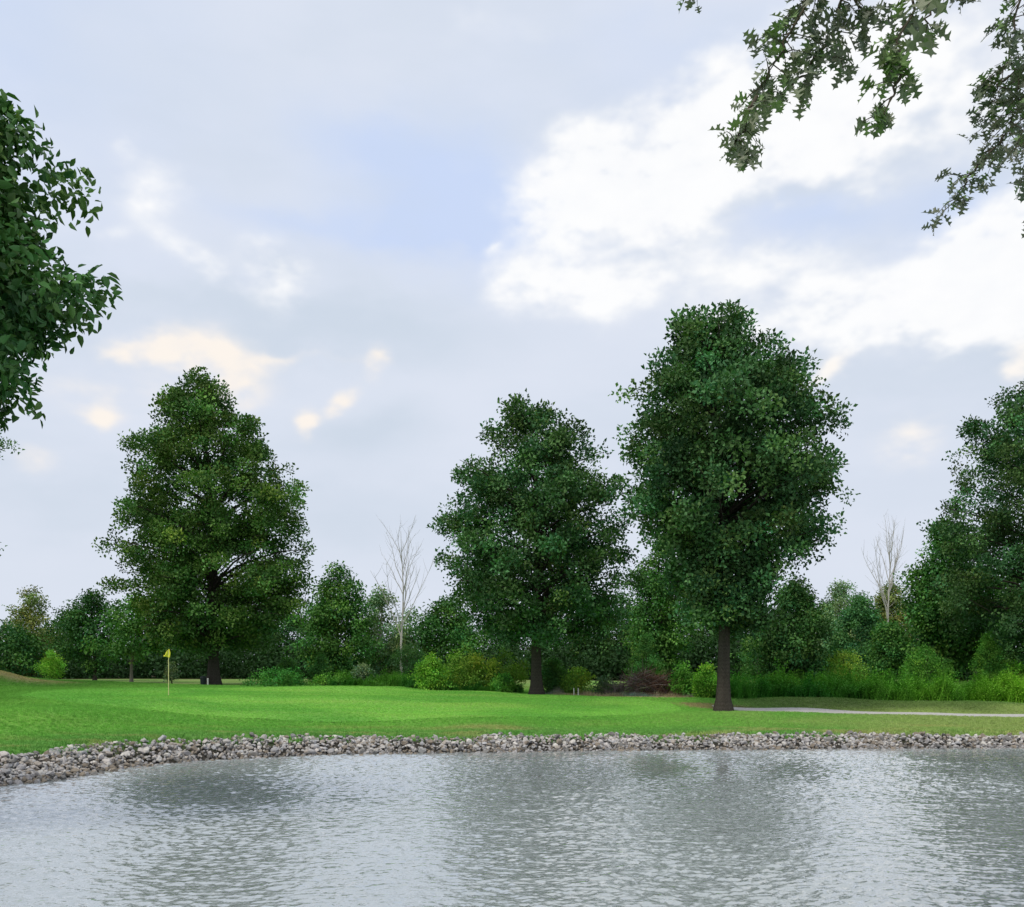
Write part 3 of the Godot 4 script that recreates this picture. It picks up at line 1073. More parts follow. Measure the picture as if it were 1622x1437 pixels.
	var back := [
		["olive_tree", "pale olive tree with bare twigs in its thin top, at the far left", "", -42.73, -84.00, 10.06, 2.69, 2.80, 2.44, "oval", "olive", 0.6],
		["bushy_tree", "dark bushy tree behind the tan mound at the left edge of the view", "", -42.61, -80.00, 6.77, 3.84, 3.20, 1.70, "round", "dark", 1],
		["round_tree", "round dark tree on a short black trunk, left of the tree with the grey trunk", "", -33.05, -75.00, 8.90, 3.30, 2.10, 2.65, "round", "dark", 1],
		["small_tree", "small mid green tree on a thin grey trunk, left of the big left oak", "", -28.14, -70.00, 7.96, 2.61, 4.29, 3.39, "round", "mid", 1],
		["sapling", "bright green sapling standing alone before the dark wood at far left", "", -32.12, -66.00, 3.95, 0.88, 0.97, 1.84, "oval", "lime", 1],
		["young_conifer", "grey green young conifer just behind the yellow flag", "", -23.72, -66.00, 3.25, 0.53, 0.62, 1.71, "cone", "grey", 0.8],
		["round_headed_tree", "dense round headed tree immediately right of the big left oak", "", -14.35, -78.00, 11.24, 3.48, 3.28, 1.82, "oval", "mid", 1.2],
		["willow", "pale loose willow behind the bare white tree", "", -11.53, -82.00, 9.88, 2.19, 3.72, 2.12, "oval", "pale", 0.9],
		["bushy_tree", "dark green bushy tree just right of the bare white tree in the middle", "", -5.94, -84.00, 8.94, 3.64, 3.64, 1.77, "round", "mid", 1],
		["leafy_tree", "mid green leafy tree filling the gap between the two right hand oaks", "", 10.92, -70.00, 12.53, 2.80, 2.94, 2.64, "oval", "mid", 1.1],
		["small_cedar", "small conical cedar in front of the wood between the two right hand oaks", "", 9.13, -64.00, 5.15, 1.83, 1.66, 1.65, "cone", "mid", 1],
		["small_tree", "low green tree between the right oak's trunk and the broad dark evergreen", "", 16.08, -62.00, 5.19, 1.65, 1.86, 1.67, "round", "mid", 1],
		["evergreen_tree", "broad dark conical evergreen right of the right oak's trunk", "", 16.69, -56.00, 8.10, 2.54, 2.39, 1.49, "cone2", "dark", 1.5],
		["domed_tree", "pale domed tree farthest back in the gap right of the right oak", "", 33.54, -96.00, 11.78, 3.01, 3.65, 2.05, "round", "pale", 1],
		["domed_tree", "dark green domed tree in front of the pale one, left of the right bare tree", "", 29.55, -80.00, 8.74, 3.04, 2.72, 1.81, "oval", "teal", 1.2],
		["low_tree", "low green tree hiding the foot of the bare tree at right", "", 27.86, -70.00, 6.23, 1.40, 1.59, 1.71, "round", "mid", 1],
		["low_bush", "dark low tree hiding the foot of the bare white tree in the middle", "", -7.53, -68.00, 4.54, 1.77, 2.04, 1.73, "round", "dark", 1],
		["mint_tree", "small mint green tree squeezed between the dark evergreen and the domed trees", "", 29.82, -90.00, 8.92, 1.44, 1.80, 2.20, "oval", "mint", 1],
		["olive_tree", "olive green tree standing behind the right bare tree", "", 39.27, -98.00, 11.65, 2.87, 2.81, 2.17, "round", "olive", 1],
		["tall_tree", "tall broad green tree right of the right bare tree", "", 29.88, -66.00, 12.93, 2.82, 3.74, 1.93, "oval", "mid", 1.6],
		["young_tree", "slim young tree by the pale stone near the right edge", "", 29.27, -58.00, 4.86, 1.08, 1.04, 1.69, "oval", "bright", 1],
		["wood_tree", "dark far tree behind the flagstick, left of the big left oak's trunk", "trees of the far wood", -38.55, -104.00, 8.05, 3.65, 3.65, 1.88, "round", "dark", 0.8],
		["wood_tree", "dark far tree directly behind the big left oak's trunk", "trees of the far wood", -33.99, -106.00, 8.86, 4.16, 4.16, 1.86, "round", "dark", 0.8],
		["wood_tree", "dark far tree just right of the big left oak's trunk", "trees of the far wood", -28.50, -104.00, 9.43, 3.87, 3.87, 1.88, "round", "dark", 0.8],
		["wood_tree", "dark far tree between the big left oak and the round headed tree", "trees of the far wood", -23.73, -100.00, 10.17, 3.31, 3.31, 1.90, "round", "dark", 0.8],
		["wood_tree", "dark far tree behind the olive shrubs, left of the middle oak's trunk", "trees of the far wood", -1.46, -104.00, 9.43, 3.87, 3.87, 1.88, "round", "dark", 0.8],
		["wood_tree", "dark far tree directly behind the middle oak's trunk", "trees of the far wood", 4.17, -106.00, 9.21, 4.16, 4.16, 1.86, "round", "dark", 0.8],
		["wood_tree", "dark far tree behind the two white stakes, right of the middle oak", "trees of the far wood", 8.60, -104.00, 9.64, 3.87, 3.87, 1.88, "round", "dark", 0.8],
		["wood_tree", "dark far tree behind the brush pile, left of the small cedar", "trees of the far wood", 11.60, -100.00, 10.83, 3.72, 3.72, 1.90, "round", "dark", 0.8],
		["wood_tree", "dark far tree behind the lime shrub left of the right oak's trunk", "trees of the far wood", 20.27, -100.00, 10.50, 3.93, 3.93, 1.90, "round", "dark", 0.8],
		["wood_tree", "dark far tree right of the right oak's trunk, behind the low green tree", "trees of the far wood", 25.24, -104.00, 10.47, 3.87, 3.87, 1.88, "round", "dark", 0.8],
		["wood_tree", "dark far tree mostly hidden behind the broad dark evergreen", "trees of the far wood", 30.32, -106.00, 9.92, 3.94, 3.94, 1.86, "round", "dark", 0.8],
		["wood_tree", "far tree behind the slim young tree near the right edge", "trees of the far wood", 47.94, -96.00, 13.06, 4.36, 4.36, 1.92, "round", "dark", 0.8],
		["wood_tree", "far tree behind the trunk of the oak cut off by the right edge", "trees of the far wood", 51.32, -94.00, 14.09, 4.66, 4.66, 1.94, "round", "dark", 0.8],
		["wood_tree", "dark far tree behind the bright sapling at far left", "trees of the far wood", -49.30, -104.00, 8.74, 3.87, 3.87, 1.88, "round", "dark", 0.8],
		["wood_tree", "dark far tree behind the rounded bush below the tall broad tree", "trees of the far wood", 45.00, -104.00, 9.78, 3.87, 3.87, 1.88, "round", "dark", 0.8],
	]
	for q in back:
		var y := gh(q[3], q[4])
		var o := thing(q[0], q[1], "tree", Vector3(q[3], y, q[4]), q[2])
		var top: float = q[5] - y
		var w: float = (q[6] + q[7]) / 2
		var low := maxf(0.4, q[8] - y)
		var puff := clampf(w * 0.24, 0.3, 1.15)
		var n := int(clampf(3.2 * (top - low) * w / (puff * puff), 30, 200) * q[11])
		grow(o, shape_of(q[9], low, top, q[6], q[7]), {"puffs": n, "puff": puff, "per": 9, "leaf": far_clump if top > 4 else shrub_clump, "scale": clampf(puff * 1.2, 0.7, 1.15), "color": hues[q[10]], "mat": soft_foliage, "bark": pale_bark if q[0] == "willow" else (grey_bark if q[0] == "small_tree" else bark), "trunk": clampf(top * 0.02, 0.04, 0.24), "shell": 0.3, "vary": 0.26, "every": 4, "wave": 0.13})
	var bushes := [
		["bush", "low wide dark green bush right of the big left oak's foot", "", -14.10, -57.00, 2.69, 2.13, 2.28, 1.59, "dome", "bush", 1.4],
		["bush", "low yellow green bush joining the wide dark bush on its right", "", -11.45, -58.00, 2.46, 1.43, 1.74, 1.57, "dome", "mid2", 1],
		["conifer_shrub", "little dark pointed shrub behind the low yellow green bush", "", -12.93, -64.00, 3.65, 0.85, 0.94, 1.77, "cone", "mid", 0.9],
		["conifer_shrub", "light tipped shrub poking up behind the wide dark bush", "", -15.19, -64.00, 3.40, 0.73, 0.98, 1.77, "oval", "mid", 0.9],
		["silver_plant", "thin silvery plant with two leaning stems before the dark tree base", "", -9.24, -58.00, 3.23, 0.43, 0.50, 1.77, "oval", "silver", 0.35],
		["shrub", "bright lime green shrub at the left end of the olive shrubs", "", -4.73, -55.00, 3.49, 0.99, 1.03, 1.44, "oval", "lime", 1],
		["shrub", "olive green shrub with pale tips, right next to the lime green one", "", -2.84, -56.00, 4.11, 1.38, 1.49, 1.34, "round", "olive2", 1],
		["shrub", "olive green shrub left of the middle oak's trunk", "", -0.60, -56.00, 3.81, 1.49, 1.61, 1.27, "round", "olive2", 1],
		["shrub", "small rounded shrub in front of the olive shrubs, left of the middle oak", "", -0.50, -54.00, 2.25, 0.61, 0.68, 1.28, "round", "mid2", 0.9],
		["shrub", "dark shrub touching the middle oak's trunk on its right", "", 2.34, -54.00, 3.26, 0.86, 0.94, 1.13, "oval", "mid", 1],
		["shrub", "yellow green shrub behind the two short white stakes", "", 3.67, -53.00, 2.61, 0.78, 0.88, 1.12, "round", "olive2", 1],
		["shrub", "low grey green shrub left of the brown brush pile", "", 5.18, -54.00, 2.10, 0.90, 1.08, 1.10, "dome", "grey", 1],
		["shrub", "green shrub at the right end of the brown brush pile", "", 9.52, -52.50, 2.81, 0.74, 0.73, 1.06, "oval", "mid2", 1],
		["shrub", "bright lime green shrub just left of the right oak's trunk", "", 10.51, -51.00, 2.81, 0.75, 0.75, 1.04, "oval", "lime", 1],
		["shrub", "olive bush against the right side of the broad dark evergreen", "", 20.03, -57.00, 3.75, 1.75, 1.60, 1.40, "round", "olive2", 1.3],
		["shrub", "rounded green bush below the tall broad tree near the right", "", 26.28, -60.00, 4.14, 1.44, 1.60, 1.50, "round", "mid2", 1.2],
		["shrub", "yellowish bush by the sand hill at the right edge", "", 32.82, -62.00, 3.12, 0.83, 1.12, 1.63, "round", "lime", 0.8],
	]
	for q in bushes:
		var y := gh(q[3], q[4])
		var o := thing(q[0], q[1], "shrub", Vector3(q[3], y, q[4]), q[2])
		var top: float = maxf(0.6, q[5] - y)
		var w: float = (q[6] + q[7]) / 2
		var puff := clampf(w * 0.34, 0.2, 0.5)
		var n := int(clampf(3.6 * top * w / (puff * puff), 16, 150) * q[11])
		grow(o, shape_of(q[9], 0.02, top, q[6], q[7]), {"puffs": n, "puff": puff, "per": 11, "leaf": shrub_clump, "scale": 0.85, "color": hues[q[10]], "mat": soft_foliage, "bark": bark, "trunk": 0.03, "shell": 0.3, "vary": 0.24, "every": 3, "wave": 0.22, "inset": 0.55})
	var b1: Vector3 = Vector3(-8.35, 1.78, -72.00)
	var d1 := thing("bare_tree", "slender bare white tree rising between the left and middle oaks", "tree", Vector3(b1.x, gh(b1.x, b1.z), b1.z))
	bare_tree(d1, 11.6, 3.5, 0.3, pale_bark, 3)
	var b2: Vector3 = Vector3(30.35, 1.74, -76.00)
	var d2 := thing("bare_tree", "bare pale tree with many fine upright twigs, right of the right oak", "tree", Vector3(b2.x, gh(b2.x, b2.z), b2.z))
	bare_tree(d2, 12.0, 4.3, 0.4, pale_bark, 8)

	make_undergrowth(soft_foliage, far_clump)
	print("leaves ", leaf_count)
	make_weeds()
	make_grass()
	make_flag(Vector3(-15.96, 1.41, -44.00))
	make_small_things()
	make_brush_pile()
	make_near_oak()
	make_near_ash()


func make_undergrowth(m: Material, leaf: Array) -> void:
	var places := []
	var colors := PackedColorArray()
	for i in 8500:
		var x := rng.randf_range(-72, 72) if i % 5 else rng.randf_range(-150, 130)
		var z := rng.randf_range(-110, -94)
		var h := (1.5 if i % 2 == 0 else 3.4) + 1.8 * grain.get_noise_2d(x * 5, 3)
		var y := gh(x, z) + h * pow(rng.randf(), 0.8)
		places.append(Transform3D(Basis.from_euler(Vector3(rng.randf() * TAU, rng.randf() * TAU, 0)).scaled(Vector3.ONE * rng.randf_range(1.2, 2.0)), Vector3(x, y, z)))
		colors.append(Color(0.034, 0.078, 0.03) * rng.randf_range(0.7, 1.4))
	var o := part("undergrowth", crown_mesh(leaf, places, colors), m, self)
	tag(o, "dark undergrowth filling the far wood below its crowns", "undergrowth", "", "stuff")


func blade_tuft(count: int, height: float, width: float, lean: float, seed_: int) -> ArrayMesh:
	var r := RandomNumberGenerator.new()
	r.seed = seed_
	var v := PackedVector3Array()
	for i in count:
		var p := Vector3(r.randfn(), 0, r.randfn()) * height * 0.35
		var phi := r.randf() * TAU
		var side := Vector3(cos(phi), 0, sin(phi)) * width * 0.5
		var h := height * r.randf_range(0.6, 1.15)
		var bend := Vector3(r.randfn(), 0, r.randfn()) * lean * h
		var mid := p + Vector3(0, h * 0.6, 0) + bend * 0.35
		var tip := p + Vector3(0, h, 0) + bend
		v.append_array([p - side, p + side, mid + side * 0.8, p - side, mid + side * 0.8, mid - side * 0.8, mid - side * 0.8, mid + side * 0.8, tip])
	return mesh_of(v)


func make_grass() -> void:
	var m := leaf_material("grass blades", 0.5, 0.25, 0.6)
	var tuft := blade_tuft(8, 0.075, 0.016, 0.5, 5)
	var places := []
	var colors := PackedColorArray()
	while places.size() < 150000:
		var z := -21.0 - 45.0 * pow(rng.randf(), 0.85)
		var x := z * (rng.randf_range(-0.66, 0.66) if rng.randf() < 0.8 else rng.randf_range(-1.4, 1.0))
		var s := cell(shores, x, z)
		if s < 1.35 + 0.5 * grain.get_noise_2d(x * 8, z * 8) or on_green(x, z) < 1.0 or (absf(z - path_centre(x)) < 1.2 and x > 9.8):
			continue
		var edge := smooth(2.6, 1.4, s)
		var b := Basis(Vector3.UP, rng.randf() * TAU).scaled(Vector3.ONE * rng.randf_range(0.7, 1.2) * (1.0 + edge * 0.9 * rng.randf()))
		places.append(Transform3D(b, Vector3(x, gh(x, z) - 0.01, z)))
		colors.append(turf(x, z, maxf(s, 2.2)) * rng.randf_range(0.85, 1.3))
	var n_rough := places.size()
	while places.size() < n_rough + 60000:
		var z := rng.randf_range(-55, -34)
		var x := rng.randf_range(-23, 10)
		if on_green(x, z) > 1.04:
			continue
		places.append(Transform3D(Basis(Vector3.UP, rng.randf() * TAU).scaled(Vector3(0.9, 0.42, 0.9)), Vector3(x, gh(x, z) + 0.015, z)))
		colors.append(green_color(x, z) * rng.randf_range(0.8, 1.3))
	var o := scatter("mown_grass", tuft, m, places, colors, self)
	tag(o, "mown grass between the rocks, the green and the trees", "grass", "", "stuff")


func weed_patch(called: String, label: String, outline: Callable, box: Rect2, count: int, mesh: Mesh, tall: float, c: Color, m: Material) -> void:
	var places := []
	var colors := PackedColorArray()
	var tries := 0
	while places.size() < count and tries < count * 20:
		tries += 1
		var x := box.position.x + rng.randf() * box.size.x
		var z := box.position.y + rng.randf() * box.size.y
		var n := grain.get_noise_2d(x * 26, z * 26)
		if not outline.call(x, z, n):
			continue
		var k := tall * (1.0 + n * 1.7) * (rng.randf_range(0.65, 1.1) + (0.4 if rng.randf() < 0.05 else 0.0))
		var b := Basis(Vector3.UP, rng.randf() * TAU).scaled(Vector3(tall * 0.9, k, tall * 0.9))
		places.append(Transform3D(b, Vector3(x, gh(x, z) - 0.03, z)))
		var t := fine.get_noise_2d(x * 4, z * 4)
		t += smooth(16.0, 24.0, x) * 0.5 - 0.1   # the sunnier, yellower weeds grow to the right
		colors.append(Color(c.r * (1 + t), c.g * (1 + 0.45 * t), c.b) * rng.randf_range(0.75, 1.25))
	var o := scatter(called, mesh, m, places, colors, self)
	tag(o, label, "weeds" if called != "dry_grass" else "grass", "", "stuff")


func weed_plant(seed_: int) -> ArrayMesh:
	# several stems with narrow leaves all the way up, and a few grass blades between them
	var r := RandomNumberGenerator.new()
	r.seed = seed_
	var v := PackedVector3Array()
	for s in 5:
		var foot := Vector3(r.randfn(), 0, r.randfn()) * 0.22
		var h := r.randf_range(0.65, 1.1)
		var head := foot + Vector3(r.randfn() * 0.16, h, r.randfn() * 0.16)
		for i in 13:
			var t := r.randf_range(0.12, 1.0)
			var p := foot.lerp(head, t)
			var phi := r.randf() * TAU
			var d := Vector3(cos(phi), r.randf_range(-0.1, 0.9), sin(phi)).normalized()
			var side := d.cross(Vector3.UP).normalized()
			var len := r.randf_range(0.13, 0.26) * (1.25 - 0.5 * t)
			v.append_array([p, p + d * len * 0.45 - side * len * 0.2, p + d * len - Vector3(0, len * 0.25, 0), p, p + d * len - Vector3(0, len * 0.25, 0), p + d * len * 0.5 + side * len * 0.2])
		v.append_array([foot - Vector3(0.012, 0, 0), head, foot + Vector3(0.012, 0, 0)])
	for i in 6:
		var p := Vector3(r.randfn(), 0, r.randfn()) * 0.25
		var tip := p + Vector3(r.randfn() * 0.3, r.randf_range(0.6, 1.05), r.randfn() * 0.3)
		v.append_array([p - Vector3(0.02, 0, 0), tip, p + Vector3(0.02, 0, 0.01)])
	return mesh_of(v)


func make_weeds() -> void:
	var m := leaf_material("weed leaves", 0.6, 0.25, 0.6)
	var tall := weed_plant(11)
	weed_patch("tall_weeds", "tall bright green weeds along the path's far side at right", func(x, z, n): return n > -0.3 and z > -54.5 + n * 2.0 and z < -49.4 - smooth(12.5, 10.0, x) * 1.5 + n * 1.5, Rect2(10.2, -56, 27, 7), 3400, tall, 0.9, Color(0.11, 0.32, 0.036), m)
	weed_patch("low_weeds", "low green weeds along the crest behind the green, left of the middle oak", func(x, z, n): return absf(z + 57.0 + (x + 4.0) * -0.28 + n * 2.0) < 1.5, Rect2(-11, -62, 11.5, 9), 1700, tall, 0.62, Color(0.09, 0.27, 0.036), m)
	weed_patch("dry_grass", "fringe of tan dry grass at the feet of the middle oak and the brush pile", func(x, z, n): return absf(z + 52.3 + n * 0.8) < 0.5, Rect2(1.8, -54, 8.5, 3.5), 900, blade_tuft(10, 1.0, 0.06, 0.5, 12), 0.3, Color(0.5, 0.4, 0.25), m)


func make_flag(at: Vector3) -> void:
	at.y = gh(at.x, at.z) + 0.02
	var o := thing("golf_flag", "thin pale flagstick with a limp yellow flag on the green", "flag", at)
	var stick := mat("flagstick paint", 0.4)
	stick.albedo_color = Color(0.85, 0.83, 0.6)
	part("stick", bark_tube([Vector3(0, -0.1, 0), Vector3(0, 1.2, 0), Vector3(0, 2.12, 0)], [0.019, 0.017, 0.014], 8), stick, o)
	var cup := mat("hole", 0.9)
	cup.albedo_color = Color(0.05, 0.05, 0.04)
	var rim := TorusMesh.new()
	rim.inner_radius = 0.05
	rim.outer_radius = 0.062
	part("cup_rim", rim, cup, o)
	# the cloth hangs in folds from the top of the stick
	var v := PackedVector3Array()
	var rows := 8
	var cols := 10
	var cloth := func(i: int, j: int) -> Vector3:
		var s := i / float(cols)
		var t := j / float(rows)
		var wide := 0.03 + 0.092 * sin(minf(t * 1.35, 1.0) * PI * 0.55)
		return Vector3((s - 0.5) * 2.0 * wide - 0.05 * t - (0.07 * (1.0 - s) if t > 0.8 else 0.0), 2.12 - 0.30 * t - 0.06 * s * t + 0.05 * s * (1.0 - t), 0.045 * sin(s * 9.0) * (0.3 + t))
	for j in rows:
		for i in cols:
			v.append_array([cloth.call(i, j), cloth.call(i + 1, j), cloth.call(i + 1, j + 1), cloth.call(i, j), cloth.call(i + 1, j + 1), cloth.call(i, j + 1)])
	var yellow := mat("yellow cloth", 0.8, 0.2)
	yellow.albedo_color = Color(0.86, 0.85, 0.3)
	yellow.backlight_enabled = true
	yellow.backlight = Color(0.5, 0.5, 0.2)
	yellow.cull_mode = BaseMaterial3D.CULL_DISABLED
	part("flag_cloth", mesh_of(v, PackedInt32Array(), PackedColorArray(), true), yellow, o)


func post(r0: float, r1: float, h: float) -> ArrayMesh:
	return bark_tube([Vector3(0, -0.1, 0), Vector3(0, h * 0.5, 0), Vector3(0, h * 0.93, 0), Vector3(0, h, 0), Vector3(0, h + 0.001, 0)], [r0, r0, r1, r1 * 0.8, 0.001], 10)


func make_small_things() -> void:
	var white := mat("white paint", 0.5)
	white.albedo_color = Color(0.9, 0.9, 0.87)
	var dark := mat("dark green plastic", 0.5)
	dark.albedo_color = Color(0.13, 0.17, 0.18)
	var p: Vector3 = Vector3(-19.47, 1.65, -60.60)
	var o := thing("marker_post", "short white post touching the left side of the big left oak's trunk", "post", Vector3(p.x, gh(p.x, p.z), p.z))
	part("post", post(0.05, 0.05, 0.5), white, o)
	p = Vector3(-19.70, 1.65, -60.80)
	o = thing("litter_bin", "small dark bin standing by the white post at the big left oak", "bin", Vector3(p.x - 0.14, gh(p.x, p.z), p.z))
	part("bin_body", bark_tube([Vector3(0, 0, 0), Vector3(0, 0.5, 0), Vector3(0, 0.52, 0)], [0.15, 0.19, 0.19], 14), dark, o)
	part("bin_lid", bark_tube([Vector3(0, 0.523, 0), Vector3(0, 0.56, 0), Vector3(0, 0.63, 0), Vector3(0, 0.65, 0)], [0.205, 0.205, 0.12, 0.001], 14), dark, o)
	var labels := ["left one of two short white stakes before the yellow green shrub", "right one of two short white stakes before the yellow green shrub"]
	for k in 2:
		p = [Vector3(3.37, 1.30, -51.60), Vector3(3.61, 1.30, -51.60)][k]
		o = thing("white_stake", labels[k], "stake", Vector3(p.x, gh(p.x, p.z), p.z), "white stakes")
		part("stake", post(0.026, 0.024, 0.42), white, o)
	p = Vector3(30.42, 1.80, -62.00)
	var pale := mat("pale stone", 0.9, 0.2)
	pale.albedo_color = Color(0.62, 0.58, 0.54)
	o = thing("standing_stone", "pale upright stone in the weeds by the slim young tree at right", "stone", Vector3(p.x, gh(p.x, p.z), p.z))
	var s := part("stone_block", rock_mesh(31), pale, o)
	s.transform = Transform3D(Basis().scaled(Vector3(0.55, 1.9, 0.5)), Vector3(0, 0.85, 0))
	var sand := mat("sand", 0.95, 0.1)
	sand.albedo_color = Color(0.66, 0.58, 0.40)
	var labels2 := ["low tan sand heap showing between two bushes left of the pale stone", "low tan sand heap at the right edge behind the tall weeds"]
	for k in 2:
		p = [Vector3(30.32, 1.75, -66.00), Vector3(35.16, 1.75, -66.00)][k]
		var heap := part(numbered("sand_heap"), rock_mesh(40 + k), sand, self)
		heap.transform = Transform3D(Basis().scaled(Vector3(3.6, 1.3, 2.0)), Vector3(p.x, gh(p.x, p.z) + 0.05, p.z))
		tag(heap, labels2[k], "sand heap", "sand heaps")


func make_brush_pile() -> void:
	var p: Vector3 = Vector3(7.46, 1.26, -53.00)
	var o := thing("brush_pile", "low pile of cut brown and grey branches between the middle and right oaks", "brush pile", Vector3(p.x, gh(p.x, p.z), p.z))
	var tones := [Color(0.14, 0.085, 0.065), Color(0.20, 0.165, 0.16), Color(0.09, 0.055, 0.045)]
	for k in 3:
		var m := mat("dead twigs", 0.95, 0.1)
		m.albedo_color = tones[k].linear_to_srgb()
		var v := PackedVector3Array()
		for i in 420:
			var side: float = rng.randfn() * 0.75 + [0.7, -0.6, 0.9][k]
			var a := Vector3(side, 0, rng.randfn() * 0.45)
			a.y = maxf(0.02, rng.randf() * 1.35 * exp(-pow(side / 1.7, 2.0)))
			var d := Vector3(rng.randfn(), rng.randf_range(-0.25, 0.75), rng.randfn()).normalized()
			var len := rng.randf_range(0.4, 1.1)
			var end := a + d * len
			end.y = maxf(0.01, end.y)
			var w := rng.randf_range(0.008, 0.022)
			tube(v, [a, a.lerp(end, 0.5) + Vector3(rng.randfn(), rng.randfn(), rng.randfn()) * 0.05, end], [w, w * 0.8, w * 0.35], 4)
		part("branches", mesh_of(v, PackedInt32Array(), PackedColorArray(), true), m, o)


